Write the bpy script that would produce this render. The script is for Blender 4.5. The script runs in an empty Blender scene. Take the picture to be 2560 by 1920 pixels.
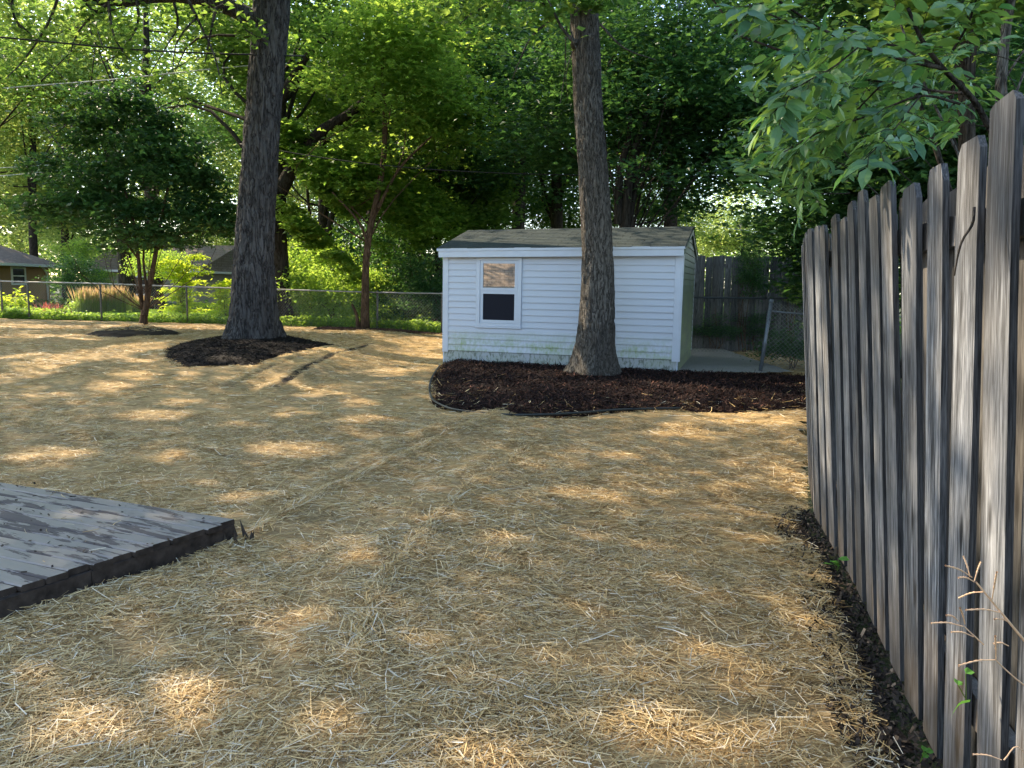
import bpy, math, random
import numpy as np
from mathutils import Matrix, Vector

# ------------------------------------------------------------------ camera, sky, sun, exposure
SC = bpy.context.scene
COL = SC.collection
F = 1970.0          # focal length in pixels of the 2560 px wide photograph
H = 1.55            # eye height
pitch = math.atan((960 - 714) / F)
roll = math.atan(.018)
fw = np.array([0, math.cos(pitch), -math.sin(pitch)])
r0 = np.array([1., 0, 0]); u0 = np.cross(r0, fw)
rt = r0 * math.cos(roll) + u0 * math.sin(roll)
up = np.cross(rt, fw)
CP = np.array([0, 0, H])
cd = bpy.data.cameras.new('camera')
cam = bpy.data.objects.new('camera', cd); COL.objects.link(cam)
cd.sensor_fit = 'HORIZONTAL'; cd.sensor_width = 36.0; cd.lens = 36.0 * F / 2560
cd.clip_start = .05; cd.clip_end = 1000
m = Matrix(((rt[0], up[0], -fw[0], 0), (rt[1], up[1], -fw[1], 0), (rt[2], up[2], -fw[2], H), (0, 0, 0, 1)))
cam.matrix_world = m
SC.camera = cam

SUN = np.array([-.66, .44, .61]); SUN /= np.linalg.norm(SUN)
sun_el = math.asin(SUN[2]); sun_az = math.atan2(SUN[0], SUN[1])
W = bpy.data.worlds.new('World'); SC.world = W; W.use_nodes = True
wn = W.node_tree.nodes; wl = W.node_tree.links
bg = wn['Background']; sky = wn.new('ShaderNodeTexSky')
sky.sky_type = 'NISHITA'; sky.sun_disc = False
sky.sun_elevation = sun_el; sky.sun_rotation = sun_az
sky.air_density = 1.0; sky.dust_density = 1.0; sky.ozone_density = 1.0
wl.new(sky.outputs[0], bg.inputs[0]); bg.inputs[1].default_value = .15
sl = bpy.data.lights.new('sun', 'SUN'); sl.energy = 3.0; sl.angle = math.radians(.55); sl.color = (1, .84, .62)
so = bpy.data.objects.new('sun', sl); COL.objects.link(so)
so.rotation_euler = Vector(SUN).to_track_quat('Z', 'Y').to_euler(); so.location = (-30, 20, 40)
vs = SC.view_settings
vs.view_transform = 'Standard'; vs.look = 'None'; vs.gamma = 1; vs.use_curve_mapping = False
vs.exposure = 2.1
cy = SC.cycles
cy.max_bounces = 7; cy.diffuse_bounces = 4; cy.glossy_bounces = 3; cy.transmission_bounces = 5
cy.transparent_max_bounces = 8; cy.caustics_reflective = False; cy.caustics_refractive = False
cy.use_denoising = True; cy.sample_clamp_indirect = 6.0

rng = np.random.default_rng(7)
random.seed(7)

# ------------------------------------------------------------------ helpers
def ray(px, py):
    return fw + rt * (px - 1280) / F - up * (py - 960) / F
def at(px, py, Y):
    d = ray(px, py); return CP + d * (Y / d[1])
def sm(x):
    x = np.clip(x, 0, 1); return x * x * (3 - 2 * x)
def vnoise(x, y, seed=0):
    """smooth value noise of two coordinates, 0..1"""
    x = np.asarray(x, float); y = np.asarray(y, float)
    xi = np.floor(x).astype(np.int64); yi = np.floor(y).astype(np.int64)
    fx = x - xi; fy = y - yi; fx = fx * fx * (3 - 2 * fx); fy = fy * fy * (3 - 2 * fy)
    def h(a, b):
        n = (a * 374761393 + b * 668265263 + seed * 974634777) & 0x7fffffff
        n = ((n ^ (n >> 13)) * 1274126177) & 0x7fffffff
        return ((n ^ (n >> 16)) & 0xffff) / 65535.0
    return (h(xi, yi) * (1 - fx) + h(xi + 1, yi) * fx) * (1 - fy) + (h(xi, yi + 1) * (1 - fx) + h(xi + 1, yi + 1) * fx) * fy
def fbm(x, y, seed=0, o=3):
    s = 0; a = .5
    for i in range(o):
        s = s + a * vnoise(x * 2 ** i, y * 2 ** i, seed + i * 17); a *= .5
    return s
def g(x, y):
    """height of the ground"""
    x = np.asarray(x, float); y = np.asarray(y, float)
    z = .1 * sm((y - 7) / 8) + .08 * sm((y - 15) / 8)
    z = z + .05 * np.exp(-((x + 5.6) ** 2 + (y - 17.2) ** 2) / 9.0)
    z = z + .07 * sm((y - 11.0) / 1.8) * sm((-x - 2.0) / 1.6)
    z = z - .55 * sm((y - 32) / 14) * sm((-x - 4) / 8)
    return z
def bump(x, y):
    return (fbm(x * 1.1, y * 1.1, 3, 2) - .37) * .09 * sm((np.hypot(x, y) - 1) / 3) + (fbm(x * 4, y * 4, 9, 2) - .37) * .035
def gpt(px, py, dz=0.):
    d = ray(px, py); z = 0.
    for _ in range(12):
        p = CP + d * ((z - H) / d[2]); z = float(g(p[0], p[1])) + dz
    return p
def seg_dist(x, y, pts):
    """distance to a polyline"""
    best = np.full(np.shape(x), 1e9)
    for a, b in zip(pts[:-1], pts[1:]):
        ax, ay = a[0], a[1]; dx, dy = b[0] - ax, b[1] - ay
        t = np.clip(((x - ax) * dx + (y - ay) * dy) / (dx * dx + dy * dy + 1e-12), 0, 1)
        best = np.minimum(best, np.hypot(x - ax - t * dx, y - ay - t * dy))
    return best
def inside(x, y, poly):
    c = np.zeros(np.shape(x), bool); n = len(poly)
    for i in range(n):
        x1, y1 = poly[i][0], poly[i][1]; x2, y2 = poly[(i + 1) % n][0], poly[(i + 1) % n][1]
        if y1 == y2: continue
        c ^= ((y1 > y) != (y2 > y)) & (x < (x2 - x1) * (y - y1) / (y2 - y1) + x1)
    return c
def sdist(x, y, poly):
    """positive inside the polygon"""
    d = seg_dist(x, y, list(poly) + [poly[0]])
    return np.where(inside(x, y, poly), d, -d)

def mesh_np(name, V, Fc, n, attrs=None, smooth=False):
    """mesh from numpy arrays, faces all with n corners"""
    me = bpy.data.meshes.new(name)
    V = np.ascontiguousarray(V, np.float32); Fc = np.ascontiguousarray(Fc, np.int32)
    me.vertices.add(len(V)); me.vertices.foreach_set('co', V.ravel())
    me.loops.add(Fc.size); me.loops.foreach_set('vertex_index', Fc.ravel())
    me.polygons.add(len(Fc)); me.polygons.foreach_set('loop_start', np.arange(0, Fc.size, n, dtype=np.int32))
    me.polygons.foreach_set('loop_total', np.full(len(Fc), n, np.int32))
    me.polygons.foreach_set('use_smooth', np.full(len(Fc), smooth, bool))
    for k, a in (attrs or {}).items():
        at_ = me.attributes.new(k, 'FLOAT', 'POINT'); at_.data.foreach_set('value', np.ascontiguousarray(a, np.float32))
    me.update(calc_edges=True)
    return me
class MB:
    """collects shapes into one mesh"""
    def __init__(s): s.v = []; s.f = []; s.n = 0
    def add(s, v, f):
        v = np.asarray(v, float).reshape(-1, 3); s.v.append(v)
        s.f += [tuple(int(i) + s.n for i in q) for q in f]; s.n += len(v); return s
    def box(s, x0, x1, y0, y1, z0, z1, M=None):
        v = np.array([(x, y, z) for z in (z0, z1) for y in (y0, y1) for x in (x0, x1)], float)
        if M is not None: v = v @ M[:3, :3].T + M[:3, 3]
        return s.add(v, [(0, 2, 3, 1), (4, 5, 7, 6), (0, 1, 5, 4), (2, 6, 7, 3), (0, 4, 6, 2), (1, 3, 7, 5)])
    def tube(s, pts, rad, seg=8, cap=True, lobes=None):
        P = np.asarray(pts, float); n = len(P)
        R = np.full(n, rad, float) if np.isscalar(rad) else np.asarray(rad, float)
        T = np.gradient(P, axis=0); T /= np.linalg.norm(T, axis=1)[:, None] + 1e-12
        ref = np.array([0, 1., 0]) if abs(T[0][1]) < .9 else np.array([1., 0, 0])
        V = []
        a = np.arange(seg) * 2 * math.pi / seg
        for i in range(n):
            e1 = np.cross(T[i], ref); e1 /= np.linalg.norm(e1) + 1e-12
            e2 = np.cross(e1, T[i])
            rr = R[i] * (np.ones(seg) if lobes is None else lobes(i, a))
            V.append(P[i] + (np.cos(a) * rr)[:, None] * e1 + (np.sin(a) * rr)[:, None] * e2)
        f = [(i * seg + j, i * seg + (j + 1) % seg, (i + 1) * seg + (j + 1) % seg, (i + 1) * seg + j) for i in range(n - 1) for j in range(seg)]
        if cap: f += [tuple(range(seg))[::-1], tuple((n - 1) * seg + j for j in range(seg))]
        return s.add(np.concatenate(V), f)
    def prism(s, poly, z0, z1):
        """polygon in xy raised from z0 to z1"""
        n = len(poly); v = [(p[0], p[1], z0) for p in poly] + [(p[0], p[1], z1) for p in poly]
        return s.add(v, [tuple(range(n))[::-1], tuple(range(n, 2 * n))] + [(i, (i + 1) % n, n + (i + 1) % n, n + i) for i in range(n)])
    def build(s, name, mat_, parent=None, smooth=False):
        me = bpy.data.meshes.new(name)
        V = np.concatenate(s.v)
        if parent is not None and not parent.get('local'): V = V - np.array(parent.location)
        me.from_pydata(V.tolist(), [], s.f)
        if smooth: me.polygons.foreach_set('use_smooth', np.ones(len(me.polygons), bool))
        me.update()
        return link(name, me, mat_, parent)
def link(name, me, mat_, parent=None):
    o = bpy.data.objects.new(name, me); COL.objects.link(o)
    if mat_ is not None and not len(me.materials): me.materials.append(mat_)
    if parent is not None: o.parent = parent
    return o
def thing(name, label, cat, loc=(0, 0, 0), group=None):
    o = bpy.data.objects.new(name, None); COL.objects.link(o)
    o.location = tuple(float(c) for c in loc); o.empty_display_size = .2
    o['label'] = label; o['category'] = cat
    if group: o['group'] = group
    return o
def tag(o, label, cat, group=None):
    o['label'] = label; o['category'] = cat
    if group: o['group'] = group
    return o
def kind(o, k, label=None):
    o['kind'] = k
    if label: o['label'] = label
    return o
def smoothpath(pts, n):
    """resample a polyline with a smooth curve"""
    P = np.asarray(pts, float)
    if len(P) == 2: return P[0] + (P[1] - P[0]) * np.linspace(0, 1, n)[:, None]
    Q = np.vstack([2 * P[0] - P[1], P, 2 * P[-1] - P[-2]])
    out = []
    for t in np.linspace(0, len(P) - 1 - 1e-9, n):
        i = int(t); u = t - i; a, b, c, d = Q[i:i + 4]
        out.append(.5 * (2 * b + (c - a) * u + (2 * a - 5 * b + 4 * c - d) * u * u + (3 * b - a - 3 * c + d) * u ** 3))
    return np.array(out)

# ------------------------------------------------------------------ materials
class NT:
    def __init__(s, name):
        s.m = bpy.data.materials.new(name); s.m.use_nodes = True; s.t = s.m.node_tree; s.t.nodes.clear()
        s.out = s.t.nodes.new('ShaderNodeOutputMaterial')
    def n(s, ty, props=None, **inp):
        nd = s.t.nodes.new('ShaderNode' + ty)
        for k, v in (props or {}).items(): setattr(nd, k, v)
        for k, v in inp.items():
            k = k.replace('_', ' ')
            sock = nd.inputs[int(k[1:])] if k[0] == 'i' and k[1:].isdigit() else nd.inputs[k]
            if isinstance(v, bpy.types.NodeSocket): s.t.links.new(v, sock)
            else: sock.default_value = v
        return nd
    def ramp(s, fac, stops):
        nd = s.t.nodes.new('ShaderNodeValToRGB'); s.t.links.new(fac, nd.inputs[0])
        el = nd.color_ramp.elements
        while len(el) < len(stops): el.new(.5)
        for e, (p, c) in zip(el, stops):
            e.position = p; e.color = (c, c, c, 1) if np.isscalar(c) else tuple(c) + (1,)
        return nd.outputs[0]
    def mix(s, fac, a, b, mode='MIX'):
        nd = s.t.nodes.new('ShaderNodeMix'); nd.data_type = 'RGBA'; nd.blend_type = mode
        for sock, v in ((nd.inputs[0], fac), (nd.inputs[6], a), (nd.inputs[7], b)):
            if isinstance(v, bpy.types.NodeSocket): s.t.links.new(v, sock)
            else: sock.default_value = v if np.isscalar(v) else tuple(v) + (1,)
        return nd.outputs[2]
    def math(s, op, a, b=0.):
        nd = s.t.nodes.new('ShaderNodeMath'); nd.operation = op
        for i, v in enumerate((a, b)):
            if isinstance(v, bpy.types.NodeSocket): s.t.links.new(v, nd.inputs[i])
            else: nd.inputs[i].default_value = v
        return nd.outputs[0]
    def coords(s, scale=(1, 1, 1), src='Object', rot=(0, 0, 0), rand=False):
        c = s.n('TexCoord').outputs[src]
        mp = s.n('Mapping', Vector=c, Scale=scale, Rotation=rot)
        if rand:
            r = s.n('ObjectInfo').outputs['Random']
            v = s.n('CombineXYZ', X=s.math('MULTIPLY', r, 37.), Y=s.math('MULTIPLY', r, 91.), Z=s.math('MULTIPLY', r, 53.))
            s.t.links.new(v.outputs[0], mp.inputs['Location'])
        return mp.outputs[0]
    def noise(s, vec, scale=1., detail=4., rough=.55, dist=0.):
        return s.n('TexNoise', Vector=vec, Scale=scale, Detail=detail, Roughness=rough, Distortion=dist).outputs['Fac']
    def bumpn(s, h, strength=.4, dist=.01):
        return s.n('Bump', Height=h, Strength=strength, Distance=dist).outputs[0]
    def pbr(s, color, rough=.85, spec=.25, normal=None, metal=0.):
        p = s.n('BsdfPrincipled')
        for k, v in (('Base Color', color), ('Roughness', rough), ('Specular IOR Level', spec), ('Metallic', metal)):
            if isinstance(v, bpy.types.NodeSocket): s.t.links.new(v, p.inputs[k])
            else: p.inputs[k].default_value = v if np.isscalar(v) else tuple(v) + (1,)
        if normal is not None: s.t.links.new(normal, p.inputs['Normal'])
        return p.outputs[0]
    def done(s, sh): s.t.links.new(sh, s.out.inputs[0]); return s.m
def plain(name, c, rough=.8, spec=.25, metal=0., var=.25, scale=6.):
    t = NT(name); n_ = t.noise(t.coords(), scale, 5)
    col = t.mix(t.ramp(n_, [(.3, 0.), (.7, 1.)]), tuple(np.array(c) * (1 - var)), tuple(np.minimum(np.array(c) * (1 + var), .9)))
    return t.done(t.pbr(col, rough, spec, t.bumpn(n_, .15, .01), metal))
def leafmat(name, c0, c1, t0, t1, trans=.45, rough=.42, spec=.35):
    t = NT(name)
    r = t.n('Attribute', {'attribute_name': 'rnd'}).outputs['Fac']
    a = t.ramp(r, [(0., c0), (.75, c1), (1., tuple(np.array(c1) * 1.35))])
    b = t.ramp(r, [(0., t0), (1., t1)])
    p = t.pbr(a, rough, spec)
    tr = t.n('BsdfTranslucent', Color=b).outputs[0]
    return t.done(t.n('MixShader', i0=trans, i1=p, i2=tr).outputs[0])
def barkmat(name, dark, light, sx=26., sz=4.5, strength=.9):
    """furrows that wander mostly upward between irregular ridges"""
    t = NT(name)
    def ridged(k, d):
        n_ = t.noise(t.coords((sx * k, sx * k, sz * k * (.75 if k > 1 else 1))), 1., 3, .55, d)
        return t.math('ABSOLUTE', t.math('SUBTRACT', n_, .5))
    a = t.ramp(ridged(.55, .5), [(.0, 0.), (.075, 1.)]); b = t.ramp(ridged(1.15, .7), [(.0, 0.), (.06, 1.)])
    fine = t.noise(t.coords((sx * 3.5, sx * 3.5, sz * 2.5)), 1., 5, .7)
    h = t.math('ADD', t.math('MULTIPLY', a, .5), t.math('ADD', t.math('MULTIPLY', b, .25), t.math('MULTIPLY', fine, .3)))
    big = t.noise(t.coords((1.7, 1.7, .7)), 1., 4)
    col = t.mix(t.ramp(h, [(.25, 0.), (.95, 1.)]), dark, light)
    col = t.mix(t.ramp(big, [(.4, 0.), (.7, .6)]), col, tuple(np.array(dark) * .55 + np.array(light) * .25))
    return t.done(t.pbr(col, .95, .1, t.bumpn(h, strength, .035)))
def woodmat(name, dark, mid, light, brown, brown_amt=.5, rand=True, groundz=None):
    t = NT(name)
    v1 = t.coords((42, 42, 2.0), rand=rand); v2 = t.coords((240, 240, 9), rand=rand); v3 = t.coords((5, 5, .8), rand=rand)
    gr = t.noise(v1, 1., 6, .68, .6); fi = t.noise(v2, 1., 3, .6); bl = t.noise(v3, 1., 4)
    s_ = t.math('ADD', t.math('MULTIPLY', gr, .5), t.math('MULTIPLY', fi, .5))
    s_ = t.math('ADD', s_, t.math('MULTIPLY', t.math('SUBTRACT', bl, .5), .25))
    col = t.ramp(s_, [(.36, dark), (.47, mid), (.57, tuple(np.array(mid) * .6 + np.array(light) * .4)), (.69, light)])
    kn = t.n('TexVoronoi', {'feature': 'F1'}, Vector=t.coords((9, 9, 2.6), rand=rand), Scale=1.).outputs['Distance']
    col = t.mix(t.ramp(kn, [(.07, .9), (.13, .55), (.2, 0.)]), col, tuple(np.array(dark) * .8))
    bv = t.noise(t.coords((3, 3, .5), rand=rand), 1., 3)
    col = t.mix(t.math('MULTIPLY', t.ramp(bv, [(.45, 0.), (.7, 1.)]), brown_amt), col, brown)
    r = t.n('ObjectInfo').outputs['Random']
    k = t.n('HueSaturation', Saturation=1., Value=t.math('ADD', t.math('MULTIPLY', r, .55), .72), Color=col).outputs[0]
    if groundz is not None:
        z = t.n('SeparateXYZ', Vector=t.n('TexCoord').outputs['Object']).outputs[2]
        st = t.ramp(t.math('ADD', z, t.math('MULTIPLY', bl, .5)), [(.25, 1.), (.8, 0.)])
        k = t.mix(t.math('MULTIPLY', st, .6), k, (.13, .09, .05))
        tp = t.ramp(t.math('ADD', t.math('SUBTRACT', z, groundz), t.math('MULTIPLY', bl, .3)), [(.05, 0.), (.3, 1.)])
        k = t.mix(t.math('MULTIPLY', tp, .5), k, (.05, .045, .04))
    return t.done(t.pbr(k, .92, .15, t.bumpn(s_, .55, .006)))

M = {}
M['leaf_maple'] = leafmat('leaf_maple', (.018, .05, .012), (.05, .115, .022), (.15, .3, .035), (.42, .58, .1), .48)
M['leaf_dark'] = leafmat('leaf_dark', (.012, .04, .018), (.03, .085, .03), (.07, .19, .04), (.17, .34, .06), .36)
M['leaf_small'] = leafmat('leaf_small', (.012, .045, .024), (.03, .09, .04), (.03, .12, .04), (.1, .26, .05), .22, .5)
M['leaf_bright'] = leafmat('leaf_bright', (.05, .11, .02), (.12, .2, .04), (.36, .5, .1), (.68, .76, .22), .52, .5)
M['leaf_lime'] = leafmat('leaf_lime', (.16, .26, .02), (.3, .38, .03), (.62, .8, .04), (.88, .95, .08), .58, .55)
M['leaf_shrub'] = leafmat('leaf_shrub', (.03, .075, .02), (.085, .155, .035), (.3, .52, .05), (.6, .78, .11), .55)
M['leaf_slim'] = leafmat('leaf_slim', (.025, .065, .015), (.065, .135, .028), (.26, .46, .05), (.56, .74, .11), .54)
M['leaf_ash'] = leafmat('leaf_ash', (.03, .088, .042), (.08, .165, .066), (.1, .27, .05), (.34, .5, .06), .33, .42, .4)
M['leaf_red'] = leafmat('leaf_red', (.16, .03, .03), (.3, .09, .08), (.4, .07, .05), (.6, .2, .15), .4, .5)
M['blade'] = leafmat('blade', (.1, .16, .03), (.2, .27, .06), (.3, .42, .06), (.5, .58, .12), .45, .5)
M['plume'] = leafmat('plume', (.36, .23, .11), (.48, .33, .18), (.5, .32, .14), (.68, .47, .24), .45, .7)
M['lawn_blade'] = leafmat('lawn_blade', (.09, .18, .02), (.16, .27, .03), (.4, .62, .03), (.62, .8, .07), .55, .5)
M['bark_oak'] = barkmat('bark_oak', (.012, .011, .011), (.105, .1, .1), 20, 3.0, 1.)
M['bark_ash'] = barkmat('bark_ash', (.03, .026, .022), (.19, .17, .145), 42, 7.0, 1.)
M['bark_dark'] = barkmat('bark_dark', (.018, .015, .012), (.07, .058, .046), 20, 4)
M['bark_brown'] = barkmat('bark_brown', (.05, .03, .018), (.15, .095, .06), 30, 6)
M['wood_fence'] = woodmat('wood_fence', (.014, .015, .017), (.09, .096, .106), (.44, .455, .485), (.11, .095, .078), .4, groundz=1.65)
M['wood_edge_shaded'] = woodmat('wood_edge_shaded', (.012, .012, .012), (.05, .05, .05), (.17, .165, .16), (.06, .05, .04), .4)  # darker copy for picket edges: their weaker light is put into the colour
M['wood_tall'] = woodmat('wood_tall', (.03, .03, .031), (.105, .104, .104), (.27, .265, .26), (.12, .095, .07), .35)
M['wood_rail'] = woodmat('wood_rail', (.05, .042, .035), (.16, .135, .11), (.3, .26, .21), (.2, .14, .09), .5)
M['wood_back'] = woodmat('wood_back', (.02, .02, .02), (.075, .072, .07), (.2, .19, .18), (.09, .07, .05), .4)
M['galv'] = plain('galv', (.42, .43, .44), .45, .5, .6, .2, 30)
M['galv_dark'] = plain('galv_dark', (.07, .08, .09), .5, .4, .4, .25, 30)
M['galv_post'] = plain('galv_post', (.13, .115, .09), .7, .3, .2, .3, 20)
M['galv_blue'] = plain('galv_blue', (.15, .17, .19), .45, .4, .5, .2, 30)
M['galv_rail'] = plain('galv_rail', (.3, .29, .27), .5, .4, .4, .3, 8)
M['wire'] = plain('wire', (.25, .25, .24), .5, .4, .4, .1, 30)
M['cable_black'] = plain('cable_black', (.012, .012, .013), .6)
M['cable_pale'] = plain('cable_pale', (.5, .48, .44), .5)
M['plastic_black'] = plain('plastic_black', (.02, .024, .022), .45, .4)
M['soil'] = plain('soil', (.035, .026, .02), .95, .1, 0, .4, 14)
M['gravel'] = plain('gravel', (.3, .28, .25), .95, .1, 0, .35, 60)
M['timber'] = woodmat('timber', (.05, .045, .04), (.13, .115, .1), (.24, .22, .2), (.16, .1, .06), .5)
M['tan_wall'] = plain('tan_wall', (.36, .22, .12), .9, .15, 0, .08, 3)
M['grey_wall'] = plain('grey_wall', (.3, .27, .2), .9, .15, 0, .08, 3)
M['white_trim'] = plain('white_trim', (.72, .72, .7), .6, .3, 0, .05, 8)
M['dark_pane'] = plain('dark_pane', (.03, .035, .04), .1, .6, 0, .1, 3)
M['red_plastic'] = plain('red_plastic', (.75, .05, .03), .5, .4, 0, .1, 8)

def roofmat(name, a, b, sx, sy):
    t = NT(name)
    br = t.n('TexBrick', {'offset': .5}, Vector=t.coords((1, 1, 1), 'UV'), Color1=tuple(a) + (1,), Color2=tuple(b) + (1,), Mortar=tuple(np.array(a) * .35) + (1,), Scale=1., Mortar_Size=.012, Brick_Width=sx, Row_Height=sy)
    n_ = t.noise(t.coords((9, 9, 9)), 1., 5)
    col = t.mix(.45, br.outputs[0], t.ramp(n_, [(.3, tuple(np.array(a) * .6)), (.7, tuple(np.array(b) * 1.2))]))
    return t.done(t.pbr(col, .92, .15, t.bumpn(t.math('ADD', br.outputs[1], t.math('MULTIPLY', n_, -.5)), -.5, .02)))
M['roof_brown'] = roofmat('roof_brown', (.18, .14, .122), (.26, .205, .18), .5, .16)
M['roof_tan'] = roofmat('roof_tan', (.42, .31, .23), (.6, .47, .36), .3, .14)

# vinyl siding: white, grimy with green algae low down
def vinyl(name, base, algae=1., zlo=.45, zhi=.75, mould=0.):
    t = NT(name); c = t.n('TexCoord').outputs['Object']; z = t.n('SeparateXYZ', Vector=c).outputs[2]
    big = t.noise(t.coords((1.6, 1.6, 4)), 1., 5, .6); fine = t.noise(t.coords((22, 22, 9)), 1., 4, .7)
    col = t.mix(t.ramp(big, [(.45, 0.), (.8, .25)]), base, tuple(np.array(base) * (.86, .85, .8)))
    zone = t.math('MULTIPLY', t.ramp(t.math('DIVIDE', z, 2.5), [(0., .8), (zlo / 2.5, 1.), (zhi / 2.5, 0.)]), t.ramp(t.math('MULTIPLY', t.math('ADD', big, .25), t.math('ADD', fine, .35)), [(.5, 0.), (.82, 1.)]))
    col = t.mix(t.math('MULTIPLY', zone, algae), col, (.25, .33, .12))
    if mould: col = t.mix(t.math('MULTIPLY', t.ramp(fine, [(.5, 0.), (.62, 1.)]), mould), col, (.16, .18, .15))
    return t.done(t.pbr(col, .5, .35))
M['vinyl'] = vinyl('vinyl', (.52, .555, .61), .9)
M['vinyl_side_shaded'] = vinyl('vinyl_side_shaded', (.13, .155, .125), .8, 1.2, 2.6, .3)  # gable side: shade put into the base colour, green weathering on top
M['vinyl_trim'] = plain('vinyl_trim', (.55, .59, .65), .5, .35, 0, .04, 5)
M['skirt'] = vinyl('skirt', (.4, .42, .44), .5, .3, .6, 1.)

def shingle_mat():
    t = NT('shingle_grey'); n_ = t.noise(t.coords((60, 60, 60), rand=True), 1., 4, .7); b = t.noise(t.coords((2.2, 2.2, 2.2), rand=True), 1., 3)
    r = t.n('ObjectInfo').outputs['Random']
    col = t.mix(n_, (.024, .033, .034), (.07, .084, .082)); col = t.mix(t.math('MULTIPLY', r, .5), col, (.035, .041, .04))
    col = t.mix(t.ramp(b, [(.58, 0.), (.78, .4)]), col, (.08, .095, .07))
    return t.done(t.pbr(col, .95, .1, t.bumpn(n_, .5, .004)))
M['shingle'] = shingle_mat()
def glass_mat(name, tint):
    t = NT(name)
    n_ = t.noise(t.coords((3.5, 3.5, 2.2)), 1., 1)
    p = t.pbr(tint, .02, 1.0, t.bumpn(n_, .03, .004))
    gl = t.n('BsdfGlossy', Color=(.75, .75, .75, 1), Roughness=.015, Normal=t.bumpn(n_, .03, .004)).outputs[0]
    return t.done(t.n('MixShader', i0=.5, i1=p, i2=gl).outputs[0])
M['glass_upper'] = glass_mat('glass_upper', (.02, .02, .022))
M['screen'] = plain('screen', (.012, .013, .02), .8, .2, 0, .1, 90)

# straw
def straw_strand():
    t = NT('straw_strand'); r = t.n('Attribute', {'attribute_name': 'rnd'}).outputs['Fac']
    c = t.ramp(r, [(0., (.14, .082, .03)), (.2, (.4, .25, .09)), (.5, (.6, .42, .18)), (.75, (.7, .53, .265)), (.92, (.72, .61, .41)), (1., (.8, .72, .56))])
    p = t.pbr(c, .6, .35); tr = t.n('BsdfTranslucent', Color=c).outputs[0]
    return t.done(t.n('MixShader', i0=.12, i1=p, i2=tr).outputs[0])
M['straw'] = straw_strand()
def straw_sheet():
    t = NT('straw_sheet')
    acc = None
    for k, (rz, s_) in enumerate([(0.3, (7, 75, 1)), (1.25, (9, 90, 1)), (2.2, (7, 80, 1)), (2.8, (8, 85, 1))]):
        v = t.coords(s_, rot=(0, 0, rz)); n_ = t.noise(v, 1., 3, .6, .4)
        acc = n_ if acc is None else t.math('MAXIMUM', acc, n_)
    fine = t.noise(t.coords((40, 40, 40)), 1., 4, .7)
    big = t.noise(t.coords((.55, .8, 1)), 1., 4, .6)
    h = t.math('ADD', t.math('MULTIPLY', acc, .8), t.math('MULTIPLY', fine, .2))
    col = t.ramp(h, [(.4, (.075, .048, .024)), (.5, (.3, .195, .082)), (.6, (.51, .355, .165)), (.74, (.66, .5, .265))])
    col = t.mix(t.ramp(big, [(.4, 0.), (.66, .55)]), col, (.3, .215, .125))
    so_ = t.n('Attribute', {'attribute_name': 'soil'}).outputs['Fac']
    sc_ = t.ramp(fine, [(.3, (.012, .009, .008)), (.7, (.05, .036, .027))])
    f = t.ramp(t.math('ADD', so_, t.math('MULTIPLY', t.math('SUBTRACT', h, .55), -.9)), [(.35, 0.), (.65, 1.)])
    col = t.mix(f, col, sc_)
    return t.done(t.pbr(col, .85, .15, t.bumpn(h, .8, .03)))
M['straw_sheet'] = straw_sheet()
def chips_mat(name, a, b, c):
    t = NT(name); r = t.n('Attribute', {'attribute_name': 'rnd'}).outputs['Fac']
    return t.done(t.pbr(t.ramp(r, [(0., a), (.65, b), (.93, c), (1., tuple(np.array(c) * 3))]), .85, .2))
M['chips_red'] = chips_mat('chips_red', (.006, .004, .004), (.02, .009, .008), (.062, .027, .018))
M['chips_black'] = chips_mat('chips_black', (.004, .003, .003), (.009, .007, .007), (.024, .016, .013))
M['chips_soil'] = chips_mat('chips_soil', (.015, .011, .009), (.045, .034, .026), (.1, .07, .045))
M['mulch_red'] = plain('mulch_red', (.018, .009, .008), .95, .1, 0, .6, 25)
M['mulch_black'] = plain('mulch_black', (.009, .007, .007), .95, .1, 0, .6, 25)
def deck_mat():
    t = NT('deck_paint'); v = t.coords((1.6, 9, 9), rand=True)
    a = t.noise(v, 1.3, 7, .62, .5); wv = t.noise(t.coords((3, 70, 70), rand=True), 1., 5, .7)
    edge = t.noise(t.coords((12, 30, 30), rand=True), 1., 4, .7)
    peel = t.ramp(t.math('ADD', a, t.math('MULTIPLY', t.math('SUBTRACT', edge, .5), .1)), [(.535, 0.), (.547, 1.)])
    paint = t.mix(wv, (.18, .16, .142), (.255, .232, .208)); paint = t.mix(t.ramp(edge, [(.45, 0.), (.75, .5)]), paint, (.22, .18, .15))
    bare = t.mix(wv, (.06, .05, .047), (.125, .105, .095))
    return t.done(t.pbr(t.mix(peel, paint, bare), t.math('ADD', t.math('MULTIPLY', peel, .35), .45), .35, t.bumpn(t.math('SUBTRACT', t.math('MULTIPLY', wv, .3), peel), .35, .004)))
M['deck'] = deck_mat()
M['rim_plain'] = plain('rim_plain', (.045, .034, .027), .9, .15, 0, .5, 18)
M['deck_rim'] = woodmat('deck_rim', (.02, .016, .013), (.05, .04, .032), (.1, .08, .06), (.09, .06, .04), .4)
def grass_sheet(name, a, b):
    t = NT(name); n_ = t.noise(t.coords((14, 14, 14)), 1., 6, .7); bg_ = t.noise(t.coords((.5, .5, .5)), 1., 3)
    return t.done(t.pbr(t.mix(t.math('MULTIPLY', bg_, .4), t.mix(n_, a, b), a), .9, .15, t.bumpn(n_, .7, .05)))
M['forest_floor'] = grass_sheet('forest_floor', (.025, .035, .012), (.075, .08, .03))
M['lawn'] = grass_sheet('lawn', (.13, .25, .02), (.24, .38, .04))

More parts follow.
